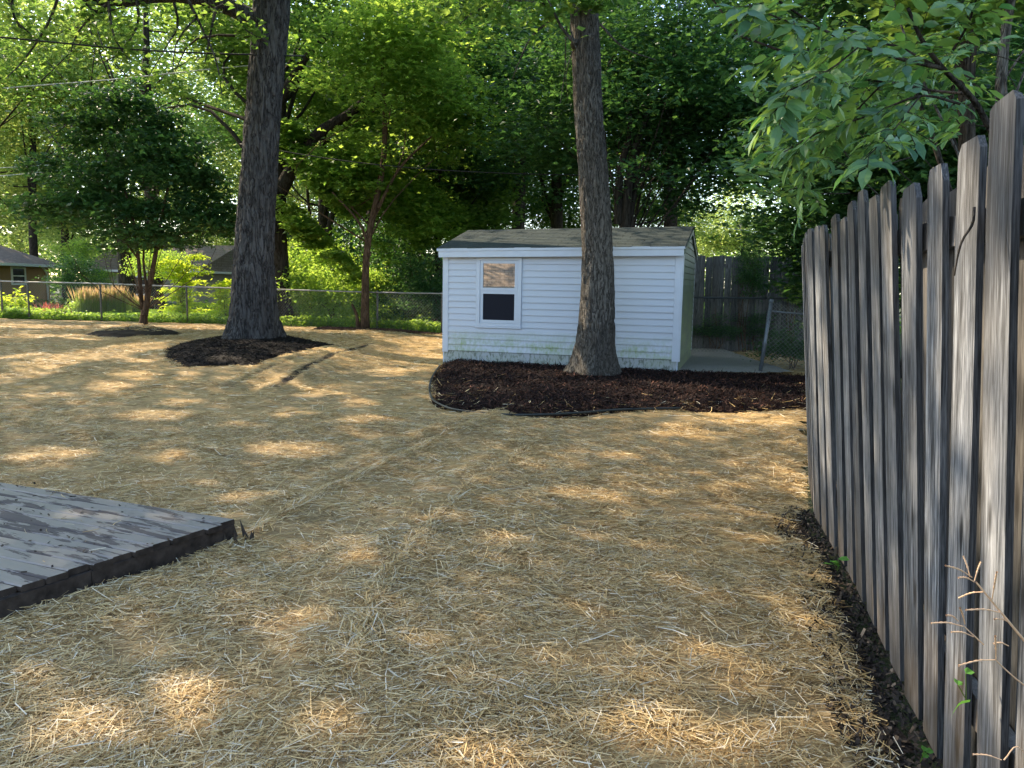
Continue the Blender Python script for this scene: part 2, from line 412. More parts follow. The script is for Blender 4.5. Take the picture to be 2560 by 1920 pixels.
# ------------------------------------------------------------------ ground sheets
def grid_sheet(name, xs, ys, zf, mat_, attrs=None, mask=None):
    X, Y = np.meshgrid(xs, ys); V = np.stack([X, Y, zf(X, Y)], -1).reshape(-1, 3)
    nx, ny = len(xs), len(ys)
    i = np.arange((nx - 1) * (ny - 1)); r_, c_ = i // (nx - 1), i % (nx - 1); a = r_ * nx + c_
    Fc = np.stack([a, a + 1, a + nx + 1, a + nx], 1)
    if mask is not None:
        mk = mask(V[:, 0], V[:, 1]); Fc = Fc[mk[Fc].all(1)]
        used = np.unique(Fc); rm = np.full(len(V), -1); rm[used] = np.arange(len(used)); V = V[used]; Fc = rm[Fc]
    at_ = {k: f(V[:, 0], V[:, 1]) for k, f in (attrs or {}).items()}
    return link(name, mesh_np(name, V, Fc, 4, at_, True), mat_)

kind(grid_sheet('ground', np.concatenate([np.linspace(-300, -62, 8), np.linspace(-60, 60, 61), np.linspace(62, 300, 8)]),
    np.concatenate([np.linspace(-200, -22, 6), np.linspace(-20, 80, 51), np.linspace(90, 420, 8)]), lambda x, y: g(x, y) - .06, M['forest_floor']), 'structure', 'dark leafy ground under the trees')

# fence line along the right, base of the near faces
FB = [(1.02, .7), (1.43, 2.44), (1.63, 3.23), (1.87, 4.2), (2.09, 5.25), (2.40, 6.2), (3.3, 8.4), (5.85, 14.2)]
CH = [at(-420, 695, 25.6), at(0, 703, 24.9), at(67, 705, 24.75), at(249, 709, 24.4), at(465, 717, 23.85), at(690, 723.5, 23.25), at(943, 731, 22.5), at(1105, 734, 22.1), at(1240, 737, 21.8)]
chain_xy = [(p[0], p[1]) for p in CH]
seams = [[gpt(*p)[:2] for p in pl] for pl in (
    [(595, 967), (680, 925), (760, 895), (830, 872)], [(690, 977), (760, 930), (830, 893), (930, 868)],
    [(-60, 1086), (150, 1092), (330, 1108), (560, 1146), (700, 1160)], [(230, 958), (420, 968), (560, 972), (700, 977)],
    [(850, 1072), (1100, 1082), (1350, 1088)], [(520, 1380), (760, 1240), (980, 1140), (1240, 1030)], [(840, 1640), (900, 1480), (1080, 1280), (1290, 1120)])]
def soil_attr(x, y):
    s_ = np.zeros_like(x)
    for k, pl in enumerate(seams):
        w = .09 if k < 4 else .05
        amp = (.7, 1.0, .6, .55, .4, .14, .14)[k]
        s_ = np.maximum(s_, amp * np.exp(-(seg_dist(x, y, pl) / w) ** 2) * (.5 + fbm(x * 5, y * 5, 40, 2)))
    df = seg_dist(x, y, FB); edge = .13 + .1 * fbm(x * 3, y * 3, 5, 2)
    s_ = np.maximum(s_, sm((edge - df) / .08) * (y < 5.6))
    s_ = np.maximum(s_, .34 * sm((7 - y) / 3))
    p2 = fbm(x * 2.6, y * 2.6, 78, 3); s_ = np.maximum(s_, sm((p2 - .45) / .14) * .38)
    p_ = fbm(x * 1.7, y * 1.7, 77, 3); s_ = np.maximum(s_, sm((p_ - .52) / .12) * .45 * (y < 6))
    return s_
yard = [(-26, -8), (1.0, -8)] + [(a - .02, b) for a, b in FB[1:]] + [(6.2, 14.4), (6, 18.2), (-1.5, 18.2), (-1.5, 21.9)] + [(a, b - .12) for a, b in chain_xy[::-1][2:]] + [(-26, 25.9)]
def straw_z(x, y):
    z = g(x, y) + bump(x, y)
    for k, pl in enumerate(seams):
        d = seg_dist(x, y, pl); amp = (.075, .06, .025, .03, .02, .035, .035)[k]
        z = z + amp * np.exp(-((d - .12) / .14) ** 2)
    return z - .03 * sm((.25 - seg_dist(x, y, FB)) / .2)
xs = np.concatenate([np.arange(-26, -9, .3), np.arange(-9, 3.2, .07), np.arange(3.2, 6.6, .2)])
ys = np.concatenate([np.arange(-8, .5, .5), np.arange(.5, 9, .06), np.arange(9, 27, .12)])
kind(grid_sheet('straw_lawn', xs, ys, straw_z, M['straw_sheet'], {'soil': soil_attr}, lambda x, y: inside(x, y, yard)), 'structure', 'straw covered bare yard with loose blanket seams')

# ------------------------------------------------------------------ mulch beds
bed_px = [(1100, 917), (1082, 945), (1073, 975), (1080, 1003), (1108, 1021), (1150, 1033), (1250, 1043), (1350, 1044), (1450, 1039), (1550, 1031), (1700, 1027), (1850, 1027), (2060, 1022)]
bed = [tuple(gpt(*p)[:2]) for p in bed_px]
bed_full = bed + [(5.2, 13.2), (4.35, 13.42), (2.95, 13.6), (-1.2, 14.85)]
oakbed = [tuple(gpt(*p)[:2]) for p in [(393, 888), (405, 872), (450, 857), (510, 847), (580, 838), (700, 836), (790, 852), (870, 869), (800, 881), (700, 898), (650, 915), (545, 920), (450, 916), (408, 903)]]
oakbed.sort(key=lambda p: math.atan2(p[1] - 17.3, p[0] + 5.5))
mapbed = [tuple(gpt(*p)[:2]) for p in [(208, 836), (262, 824), (340, 815), (400, 819), (462, 833), (390, 841), (300, 845), (235, 843)]]
def mound(poly, h, w):
    def f(x, y):
        d = sdist(x, y, poly)
        return g(x, y) - .035 + (h + .05) * sm((d + .12) / w) + (fbm(x * 7, y * 7, 31, 3) - .4) * .07 * sm(d / .15 + .4)
    return f
def bed_sheet(name, poly, h, w, mat_, step, label):
    P = np.array(poly); f = mound(poly, h, w)
    o = grid_sheet(name, np.arange(P[:, 0].min() - .2, P[:, 0].max() + .2, step), np.arange(P[:, 1].min() - .2, P[:, 1].max() + .2, step), f, mat_, None, lambda x, y: sdist(x, y, poly) > -.12)
    kind(o, 'structure', label); return f
fb_ = bed_sheet('mulch_bed', bed_full, .03, .4, M['mulch_red'], .05, 'dark red mulch bed along the white shed')
fo_ = bed_sheet('mulch_ring', oakbed, .05, .7, M['mulch_black'], .08, 'black mulch ring round the big left tree')
fm_ = bed_sheet('soil_ring', mapbed, .06, .5, M['soil'], .1, 'low soil ring round the small maple')

def sticks(name, P, L, Wd, mat_, lift=(.0, .02), tilt=.12, r=None, simple=False, label=None, head=None):
    """thousands of thin flat strands lying on a surface: one object"""
    r = r or rng; n = len(P)
    a = r.uniform(0, 2 * math.pi, n) if head is None else head
    tl = r.normal(0, tilt, n); Ln = L * r.lognormal(0, .4, n); w = Wd * r.uniform(.6, 1.4, n)
    d = np.stack([np.cos(a) * np.cos(tl), np.sin(a) * np.cos(tl), np.sin(tl)], 1)
    s_ = np.stack([-np.sin(a), np.cos(a), r.normal(0, .5, n)], 1); s_ /= np.linalg.norm(s_, axis=1)[:, None]
    c = P + np.array([0, 0, 1]) * r.uniform(lift[0], lift[1], n)[:, None]
    c[:, 2] += np.abs(d[:, 2]) * Ln * .35
    A = c - d * (Ln / 2)[:, None]; B = c + d * (Ln / 2)[:, None]; o_ = s_ * (w / 2)[:, None]
    bend = np.stack([-np.sin(a), np.cos(a), np.zeros(n)], 1) * (r.normal(0, .06, n) * Ln)[:, None]
    Mi = c + bend
    if simple:
        V = np.stack([A - o_, B - o_, B + o_, A + o_], 1).reshape(-1, 3)
        ob = link(name, mesh_np(name, V, np.arange(n * 4).reshape(-1, 4), 4, {'rnd': np.repeat(r.random(n), 4)}), mat_)
        return kind(ob, 'stuff', label)
    V = np.stack([A - o_, A + o_, Mi - o_, Mi + o_, B - o_, B + o_], 1).reshape(-1, 3)
    b = np.arange(n)[:, None] * 6
    Fc = np.concatenate([b + np.array([[0, 2, 3, 1]]), b + np.array([[2, 4, 5, 3]])], 0)
    ob = link(name, mesh_np(name, V, Fc, 4, {'rnd': np.repeat(r.random(n), 6)}), mat_)
    return kind(ob, 'stuff', label)
def scatter(n, x0, x1, y0, y1, ok, r=None):
    r = r or rng
    x = r.uniform(x0, x1, n); y = r.uniform(y0, y1, n); k = ok(x, y); return x[k], y[k]

# deck footprint is needed for the straw
DK0 = np.array([-1.60, 4.516]); DK1 = np.array([-2.243, 3.331]); DK2 = np.array([-3.578, 5.394])
de = (DK1 - DK0) / np.linalg.norm(DK1 - DK0); db = (DK2 - DK0) / np.linalg.norm(DK2 - DK0)
deck_poly = [tuple(DK0 - de * .0), tuple(DK0 + de * 5.0), tuple(DK0 + de * 5 + db * 5), tuple(DK0 + db * 5)]
def straw_ok(x, y, keep=0.):
    k = inside(x, y, yard) & ~inside(x, y, deck_poly)
    k &= (sdist(x, y, bed_full) < .06) & (sdist(x, y, oakbed) < .1)
    k &= (np.abs(x) < .68 * y + .7)
    df = seg_dist(x, y, FB); k &= df > (.1 + .12 * fbm(x * 3, y * 3, 5, 2)) * (y < 5.6) * rng.uniform(.5, 1.1, len(x))
    bare = soil_attr(x, y)
    return k & (rng.random(len(x)) > np.maximum(bare - .38, 0) * 1.3)
def straw_batch(n, y0, y1, L, w, lift, tilt, nm, simple=False):
    x, y = scatter(n, -.68 * y1 - .7, .42 * y1 + .8, y0, y1, straw_ok)
    clump = fbm(x * 2.2, y * 2.2, 61, 3); kk = rng.random(len(x)) < np.clip(.25 + (clump - .3) * 2.6, .18, 1)
    x, y = x[kk], y[kk]
    z = straw_z(x, y)
    head = rng.normal(0.15, 1.05, len(x)) + rng.integers(0, 2, len(x)) * math.pi + (vnoise(x * .9, y * .9, 12) - .5) * 2.2
    sticks(nm, np.stack([x, y, z], 1), L, w, M['straw'], lift, tilt, head=head, simple=simple, label='loose straw scattered over the yard')
straw_batch(270000, 1.9, 4.6, .055, .0027, (.0, .03), .13, 'straw', True)
straw_batch(300000, 4.6, 9.0, .06, .0034, (.0, .022), .09, 'straw', True)
straw_batch(230000, 9.0, 23.0, .1, .006, (.0, .015), .06, 'straw', True)
# longer straws that lie on top
x, y = scatter(6000, -3.6, 2.2, 1.95, 6.0, straw_ok)
sticks('straw', np.stack([x, y, straw_z(x, y)], 1), .12, .0034, M['straw'], (.008, .025), .07, label='longer loose straws lying on top')
for pl in seams[5:7]:
    q = smoothpath([(*p, 0) for p in pl], 60); n_ = 1500; i = rng.uniform(0, 58.9, n_); j = i.astype(int); c = q[j] + (q[j + 1] - q[j]) * (i - j)[:, None]; tg = q[j + 1] - q[j]
    c[:, :2] += rng.normal(0, .035, (n_, 2)) + np.stack([tg[:, 1], -tg[:, 0]], 1) / np.linalg.norm(tg[:, :2], axis=1)[:, None] * .1; c[:, 2] = straw_z(c[:, 0], c[:, 1])
    sticks('straw', c, .11, .0036, M['straw'], (.0, .03), .1, head=np.arctan2(tg[:, 1], tg[:, 0]) + rng.normal(0, .35, n_), label='straw bunched along a blanket seam')
# straw blown on the bed
x, y = scatter(2600, -1.4, 4.5, 9, 12.2, lambda x, y: (sdist(x, y, bed_full) > -.03) & (rng.random(len(x)) < np.exp(-sdist(x, y, bed_full) / .35)))
sticks('straw', np.stack([x, y, fb_(x, y)], 1), .12, .006, M['straw'], (.005, .02), .2, label='stray straws blown onto the mulch bed')
x, y = scatter(9000, -14, -8, 19, 24, lambda x, y: (sdist(x, y, mapbed) > .25) & (fbm(x * 3, y * 3, 8, 2) > .36))
sticks('straw', np.stack([x, y, fm_(x, y)], 1), .15, .012, M['straw'], (.0, .03), .1, label='straw inside the soil ring')
# mulch chips
x, y = scatter(80000, -1.6, 5.2, 9, 15, lambda x, y: (sdist(x, y, bed_full) > -.02))
sticks('mulch_chips', np.stack([x, y, fb_(x, y)], 1), .05, .009, M['chips_red'], (.0, .022), .4, simple=True, label='shredded dark red mulch beside the shed')
x, y = scatter(60000, -9, -2.5, 12, 21.5, lambda x, y: (sdist(x, y, oakbed) > 0.0))
sticks('mulch_chips', np.stack([x, y, fo_(x, y)], 1), 0.045, .011, M['chips_black'], (.0, .012), .22, simple=True, label='shredded black mulch round the big left tree')
x, y = scatter(26000, 1.1, 2.6, 1.7, 5.8, lambda x, y: (seg_dist(x, y, FB) < .26 + .1 * fbm(x * 3, y * 3, 5, 2)) & (soil_attr(x, y) > .3))
sticks('soil_crumbs', np.stack([x, y, straw_z(x, y)], 1), .022, .011, M['chips_soil'], (.0, .014), .6, simple=True, label='dark crumbly soil along the fence foot')

# plastic edging round the bed
eg = smoothpath([(p[0], p[1], float(g(*p)) + .035) for p in bed[:11]], 90)
edging = MB().tube(eg, .014, 6).build('garden_edging', M['plastic_black'], smooth=True)
tag(edging, 'black plastic edging curving round the dark red mulch bed', 'edging')

# gravel beside the shed
grv = [(2.75, 13.35), (4.35, 13.45), (5.0, 13.7), (4.95, 18.3), (3.4, 18.3)]
kind(grid_sheet('gravel_path', np.arange(2.4, 5.6, .1), np.arange(13, 18.8, .1), lambda x, y: g(x, y) + .05 + (fbm(x * 9, y * 9, 2, 2) - .4) * .012, M['gravel'], None, lambda x, y: inside(x, y, grv)), 'structure', 'pale gravel strip beside the shed')

# neighbour's lawn
nl = [(a, b + .35) for a, b in chain_xy] + [(-1.5, 40), (-40, 40), (-40, 26.5)]
kind(grid_sheet('lawn', np.arange(-40, 0, .5), np.arange(21.5, 38, .3), lambda x, y: g(x, y) + .015, M['lawn'], None, lambda x, y: inside(x, y, nl)), 'structure', 'bright green lawn next door behind the wire fence')

# ------------------------------------------------------------------ the white shed
shed = thing('garden_shed', 'white vinyl sided shed with grey shingle roof and one window', 'shed', (-1.31, 14.75, 0))
shed['local'] = 1
for k_ in ('vinyl', 'vinyl_side_shaded', 'skirt'):
    for nd_ in M[k_].node_tree.nodes:
        if nd_.type == 'TEX_COORD': nd_.object = shed
shed.rotation_euler = (0, 0, math.atan2(-.285, .9585))
SL, SD = 4.34, 3.0
ridge_z = lambda x: 2.635 + .013 * x
eave_z = lambda x: 2.195 + .013 * x
def roofz(y, x=2.2):   # underside of the roof at depth y
    return eave_z(x) - .03 + (ridge_z(x) - eave_z(x)) * (1 - abs(y - 1.5) / 1.67)
b = MB()
prof = [(0.0, .06), (SD, .06), (SD, roofz(SD) - .02), (1.5, roofz(1.5) - .02), (0.0, roofz(0) - .02)]
b.add([(x, y, z) for x in (.004, SL - .004) for y, z in prof], [(0, 1, 2, 3, 4), (9, 8, 7, 6, 5), (0, 5, 6, 1), (1, 6, 7, 2), (2, 7, 8, 3), (3, 8, 9, 4), (4, 9, 5, 0)])
b.build('wall', M['vinyl_trim'], shed)
def board_mesh(L, e=.1145):
    me = bpy.data.meshes.new('siding_board')
    yb, yt = -.025, -.006
    v = [(x, y, z) for x in (0, L) for y, z in ((-.001, 0), (yb, 0), (yb, .012), (yt, e), (-.001, e))]
    me.from_pydata(v, [], [(4, 3, 2, 1, 0), (5, 6, 7, 8, 9), (0, 1, 6, 5), (1, 2, 7, 6), (2, 3, 8, 7), (3, 4, 9, 8)]); me.update(); return me
full_b, left_b, right_b = board_mesh(SL - .22), board_mesh(.545), board_mesh(SL - .11 - 1.525)
for me_ in (full_b, left_b, right_b): me_.materials.append(M['vinyl'])
WX0, WX1, WZ0, WZ1 = .695, 1.485, .825, 2.03
for k in range(16):
    z = .332 + k * .1145
    if z + .1145 > 2.17: break
    if z + .1 < WZ0:
        o = link('siding_board', full_b, None, shed); o.location = (.11, 0, z)
    else:
        o = link('siding_board', left_b, None, shed); o.location = (.11, 0, z)
        xj = random.choice([0, 0, 2.35, 3.3, 2.9])
        if not xj:
            o = link('siding_board', right_b, None, shed); o.location = (1.525, 0, z)
        else:
            for xa, xb, dy in ((1.525, xj, 0), (xj - .02, SL - .11, -.0025)):
                me_ = board_mesh(xb - xa); me_.materials.append(M['vinyl']); o = link('siding_board', me_, None, shed); o.location = (xa, dy, z + random.uniform(-.001, .001))
# right gable wall boards
k = 0
while True:
    z = .34 + k * .1145; zt = z + .1145; k += 1
    rise = (ridge_z(SL) - eave_z(SL)) / 1.67
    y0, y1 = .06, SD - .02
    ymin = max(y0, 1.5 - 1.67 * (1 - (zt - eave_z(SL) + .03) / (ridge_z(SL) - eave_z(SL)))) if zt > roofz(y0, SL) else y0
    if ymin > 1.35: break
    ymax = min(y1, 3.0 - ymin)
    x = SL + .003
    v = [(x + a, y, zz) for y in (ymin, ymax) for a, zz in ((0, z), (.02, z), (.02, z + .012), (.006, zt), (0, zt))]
    MB().add(v, [(4, 3, 2, 1, 0), (5, 6, 7, 8, 9), (0, 1, 6, 5), (1, 2, 7, 6), (2, 3, 8, 7), (3, 4, 9, 8)]).build('siding_board', M['vinyl_side_shaded'], shed)
# corner trims, skirt, fascia, soffit, rake
for x0, x1 in ((0, .108), (SL - .108, SL)):
    MB().box(x0, x1, -.026, .0, .3, 2.1).build('corner_trim', M['vinyl_trim'], shed)
MB().box(SL + .002, SL + .026, -.024, .055, .3, 2.12).build('corner_trim', M['vinyl_trim'], shed)
MB().box(SL + .004, SL + .022, SD - .06, SD, .3, 2.08).build('corner_trim', M['vinyl_trim'], shed)
MB().box(.03, SL - .03, -.006, -.001, .0, .325).build('skirt_board', M['skirt'], shed)
MB().box(.1, SL - .1, -.016, -.0015, .3255, .336).build('shadow_strip', M['screen'], shed)  # dark strip standing in for the shade under the lowest siding board
MB().box(SL + .001, SL + .012, .02, SD, .05, .335).build('skirt_board', M['vinyl_side_shaded'], shed)
def slanted(x0, x1, y0, y1, z0, z1, s=.013):
    v = [(x, y, z + s * x) for z in (z0, z1) for y in (y0, y1) for x in (x0, x1)]
    return MB().add(v, [(0, 2, 3, 1), (4, 5, 7, 6), (0, 1, 5, 4), (2, 6, 7, 3), (0, 4, 6, 2), (1, 3, 7, 5)])
slanted(-.03, SL + .03, -.165, -.148, 2.04, 2.15).build('fascia', M['vinyl_trim'], shed)
slanted(-.06, SL + .05, -.182, -.148, 2.152, 2.2).build('drip_board', M['vinyl_trim'], shed)
slanted(-.02, SL + .02, -.147, .0, 2.07, 2.085).build('soffit', M['vinyl_trim'], shed)
for s_ in (0, 1):
    x0, x1 = ((-.055, -.03), (SL + .03, SL + .05))[s_]
    for ya, yb in ((-.14, 1.5), (1.5, 3.14)):
        za, zb = roofz(ya, SL * s_), roofz(yb, SL * s_)
        v = [(x, y, z + d) for x in (x0, x1) for y, z in ((ya, za), (yb, zb)) for d in (-.1, .02)]
        MB().add(v, [(0, 1, 3, 2), (4, 6, 7, 5), (0, 4, 5, 1), (2, 3, 7, 6), (0, 2, 6, 4), (1, 5, 7, 3)]).build('rake_board', M['vinyl_side_shaded'], shed)
# roof deck (both slopes) and separate shingles on the front slope
slp = math.atan2(ridge_z(0) - eave_z(0), 1.67); sl_len = math.hypot(1.67, ridge_z(0) - eave_z(0))
v = [(x, y, z + .013 * x) for x in (-.07, SL + .06) for y, z in ((-.17, 2.193), (1.5, 2.633), (3.17, 2.193), (3.17, 2.173), (1.5, 2.613), (-.17, 2.173))]
MB().add(v, [(0, 1, 2, 3, 4, 5), (11, 10, 9, 8, 7, 6), (0, 6, 7, 1), (1, 7, 8, 2), (2, 8, 9, 3), (3, 9, 10, 4), (4, 10, 11, 5), (5, 11, 6, 0)]).build('roof', M['shingle'], shed)
NC, NTAB = 12, 15
ex_ = sl_len / NC; tw = (SL + .13) / NTAB
def box_mesh(name, x0, x1, y0, y1, z0, z1, mat_):
    bb = MB().box(x0, x1, y0, y1, z0, z1); me = bpy.data.meshes.new(name); me.from_pydata(np.concatenate(bb.v).tolist(), [], bb.f); me.update(); me.materials.append(mat_); return me
tab = box_mesh('shingle', 0, tw - .007, 0, ex_ + .015, .002, .009, M['shingle'])
half = box_mesh('shingle', 0, tw / 2 - .007, 0, ex_ + .015, .002, .009, M['shingle'])
for c in range(NC):
    off = tw / 2 if c % 2 else 0
    cells = [(-.07 + off + i * tw, tab) for i in range(NTAB if not off else NTAB - 1)]
    if off: cells += [(-.07, half), (-.07 + off + (NTAB - 1) * tw, half)]
    for x, me_ in cells:
        d = c * ex_ - .012 + random.uniform(-.004, .004)
        o = link('shingle', me_, None, shed)
        o.location = (x, -.17 + d * math.cos(slp), 2.193 + d * math.sin(slp) + .013 * x + .003)
        o.rotation_euler = (slp - .03 + random.uniform(-.01, .012), -.013, random.uniform(-.006, .006))
for i in range(15):
    x = -.07 + i * .298
    v = [(x + dx, y, z + .013 * x + .012 + (.006 if dx else 0)) for dx in (0, .31) for y, z in ((1.38, 2.602), (1.5, 2.636), (1.62, 2.602), (1.62, 2.594), (1.5, 2.628), (1.38, 2.594))]
    MB().add(v, [(0, 1, 2, 3, 4, 5), (11, 10, 9, 8, 7, 6), (0, 6, 7, 1), (1, 7, 8, 2), (2, 8, 9, 3), (3, 9, 10, 4), (4, 10, 11, 5), (5, 11, 6, 0)]).build('ridge_cap', M['shingle'], shed)
# window
wz = MB()
for a in ((WX0 - .035, WX0 + .035, WZ0 - .02, WZ1 + .02), (WX1 - .035, WX1 + .035, WZ0 - .02, WZ1 + .02), (WX0 + .036, WX1 - .036, WZ1 - .03, WZ1 + .018), (WX0 + .036, WX1 - .036, WZ0 - .018, WZ0 + .035)):
    wz.box(a[0], a[1], -.04, .0, a[2], a[3])
win = wz.build('window', M['vinyl_trim'], shed)
win['local'] = 1
zm = 1.43
def sash(x0, x1, z0, z1, y0, y1, w, nm):
    q = MB()
    q.box(x0, x0 + w, y0, y1, z0, z1).box(x1 - w, x1, y0, y1, z0, z1).box(x0 + w, x1 - w, y0, y1, z0, z0 + w).box(x0 + w, x1 - w, y0, y1, z1 - w, z1)
    return q.build(nm, M['vinyl_trim'], win)
sash(WX0 + .04, WX1 - .04, WZ0 + .04, zm + .02, -.026, -.004, .055, 'sash')
sash(WX0 + .04, WX1 - .04, zm + .022, WZ1 - .035, -.033, -.004, .052, 'sash')
MB().box(WX0 + .09, WX1 - .09, -.012, -.006, WZ0 + .09, zm - .03).build('insect_screen', M['screen'], win)
MB().box(WX0 + .088, WX1 - .088, -.013, -.006, zm + .07, WZ1 - .085).build('pane', M['glass_upper'], win)
MB().box(WX0 - .05, WX1 + .05, -.055, -.002, WZ0 - .05, WZ0 - .022).build('sill', M['vinyl_trim'], win)

# ------------------------------------------------------------------ near board fence on the right
def picket_mesh(wid, thick, ht, r, dog=.32, slices=9):
    """a weathered board: clipped top corners, slightly wavy edges"""
    zs = np.linspace(0, ht - .06, slices); V = []
    bow = r.normal(0, .003); cup = r.normal(0, .003)
    for z in zs:
        t = z / ht; o = bow * math.sin(t * math.pi) + r.normal(0, .0012); w0 = r.normal(0, .0015); w1 = r.normal(0, .0015)
        V += [(o + w0, cup * t, z), (o + wid + w1, cup * t, z), (o + wid + w1, thick + cup * t, z), (o + w0, thick + cup * t, z)]
    c = dog * wid * .5
    a0, a1 = c * r.uniform(.7, 1.2), c * r.uniform(.7, 1.2); h0, h1 = ht - .045 + r.uniform(-.012, .02), ht - .045 + r.uniform(-.012, .02)
    V[-4:] = [(0, 0, h0), (wid, 0, h1), (wid, thick, h1), (0, thick, h0)]
    n = len(V); top = ht + r.uniform(-.015, .01)
    V += [(a0, 0, top), (wid - a1, 0, top - r.uniform(0, .012)), (wid - a1, thick, top - r.uniform(0, .02)), (a0, thick, top - r.uniform(0, .01))]
    f = [(0, 1, 2, 3)[::-1]]
    for k in range(slices):
        q = k * 4
        f += [(q + i, q + (i + 1) % 4, q + 4 + (i + 1) % 4, q + 4 + i) for i in range(4)]
    f.append((n, n + 1, n + 2, n + 3))
    me = bpy.data.meshes.new('picket'); me.from_pydata(V, [], f); me.update(); return me
fence = thing('board_fence', 'tall weathered grey board fence leaning along the right side', 'fence', (1.5, 2.6, 0))
fr = np.random.default_rng(21)
LEAN = .065
lean_at = lambda y: .062 + .026 * float(sm((y - 2.1) / 1.0))
def fb_at(s):
    """point and direction at arc length s from FB[0]"""
    for a, b_ in zip(FB[:-1], FB[1:]):
        L = math.hypot(b_[0] - a[0], b_[1] - a[1])
        if s <= L: break
        s -= L
    d = np.array([(b_[0] - a[0]) / L, (b_[1] - a[1]) / L]); return np.array(a) + d * s, d
# where the near (front) corner of each picket stands
ys_front = [1.36, 1.63, 1.9, 2.2, 2.44, 2.68, 2.96, 3.23, 3.48, 3.76, 4.02, 4.28, 4.55, 4.8, 5.05, 5.3, 5.56, 5.82, 6.05]
heights = [2.0, 2.0, 2.03, 1.98, 1.93, 1.9, 1.96, 1.93, 1.98, 1.97, 1.93, 1.96, 1.93, 1.94, 1.95, 1.93, 1.95, 1.92, 1.9]
def s_of_y(y):
    s = 0
    for a, b_ in zip(FB[:-1], FB[1:]):
        L = math.hypot(b_[0] - a[0], b_[1] - a[1])
        if y <= b_[1]: return s + L * (y - a[1]) / (b_[1] - a[1])
        s += L
    return s
def set_picket(s, off, wid, ht, thick, lean, z0=-.02, mt_=None):
    p, d = fb_at(s); nrm = np.array([d[1], -d[0]])     # nrm points away from the yard
    zx = np.array([-nrm[0] * lean, -nrm[1] * lean, 1.]) + np.array([d[0], d[1], 0]) * fr.normal(0, .003); zx /= np.linalg.norm(zx)
    xx = np.array([d[0], d[1], 0]) + np.array([nrm[0], nrm[1], 0]) * fr.normal(0, .018); xx -= zx * (xx @ zx); xx /= np.linalg.norm(xx); yy = np.cross(zx, xx)
    yy = -yy if yy[:2] @ nrm < 0 else yy
    me = picket_mesh(wid, thick, ht, fr)
    me.materials.append(mt_ or M['wood_fence']); me.materials.append(M['wood_edge_shaded'])
    for p_ in me.polygons:
        if abs(p_.normal.x) > .6: p_.material_index = 1
    o = link('picket', me, mt_ or M['wood_fence'], fence)
    base = np.array([p[0] + nrm[0] * off, p[1] + nrm[1] * off, float(g(p[0], p[1])) + z0])
    mt = Matrix(((xx[0], yy[0], zx[0], base[0] - 1.5), (xx[1], yy[1], zx[1], base[1] - 2.6), (xx[2], yy[2], zx[2], base[2]), (0, 0, 0, 1)))
    o.matrix_local = mt
    if mt.determinant() < 0: me.flip_normals()
    return o
for y_, h_ in zip(ys_front, heights):
    w_ = fr.uniform(.172, .186)
    set_picket(s_of_y(y_), fr.normal(0, .002), w_, h_, .019, lean_at(y_) + fr.normal(0, .0025), .02)
for a, b_ in zip(ys_front[:-1], ys_front[1:]):
    set_picket(s_of_y((a + b_) / 2) + .0, .085, .16, fr.uniform(1.86, 1.93), .02, lean_at(a) + fr.normal(0, .0025), .02, M['wood_back'])  # back boards darker: shade behind the front row put into the colour
y_ = 6.32
while y_ < 14:                                         # the rest of the run, on to the wire gate
    set_picket(s_of_y(y_), 0, .17, 1.9, .021, .03); y_ += .27
for zc in (.32, 1.74):
    pts = []
    for y_ in np.linspace(1.0, 6.3, 24):
        p, d = fb_at(s_of_y(y_)); nrm = np.array([d[1], -d[0]])
        pts.append((p + nrm * (.054 - lean_at(y_) * zc), nrm))
    v = []
    for p, nrm in pts:
        for o_, z in ((-.02, -.046), (.02, -.046), (.02, .046), (-.02, .046)):
            v.append((p[0] + nrm[0] * o_, p[1] + nrm[1] * o_, zc + z))
    n_ = len(pts)
    f = [(i * 4 + j, i * 4 + (j + 1) % 4, i * 4 + 4 + (j + 1) % 4, i * 4 + 4 + j) for i in range(n_ - 1) for j in range(4)] + [(3, 2, 1, 0), tuple(range(n_ * 4 - 4, n_ * 4))]
    MB().add(v, f).build('rail', M['wood_rail'], fence)
for y_ in (1.2, 3.62, 6.2):
    p, d = fb_at(s_of_y(y_)); nrm = np.array([d[1], -d[0]]); q = p + nrm * .13
    MB().box(q[0] - .045, q[0] + .045, q[1] - .045, q[1] + .045, -.1, 1.8).build('fence_post', M['wood_rail'], fence)

# ------------------------------------------------------------------ tall dark wooden fence behind the shed
bk0, bk1 = at(1700, 720, 18.6), at(2085, 728, 18.1)
bk0 = bk0[:2]; bk1 = bk1[:2]; bd = (bk1 - bk0) / np.linalg.norm(bk1 - bk0)
bfence = thing('privacy_fence', 'dark weathered vertical board fence behind the gravel strip', 'fence', (float(bk0[0]), float(bk0[1]), .15))
Lb = np.linalg.norm(bk1 - bk0); s = 0
while s < Lb:
    w_ = fr.uniform(.135, .15); gap = fr.choice([.002, .005, .011], p=[.5, .35, .15])
    q = bk0 + bd * s; zt = 2.34 + fr.normal(0, .012)
    me = picket_mesh(w_, .02, zt - .12, fr, .12, 5)
    o = link('picket', me, M['wood_tall'], bfence); a_ = math.atan2(bd[1], bd[0])
    o.location = (q[0] - bk0[0], q[1] - bk0[1], -.05); o.rotation_euler = (0, fr.normal(0, .0015) - .012, a_)
    s += w_ + gap
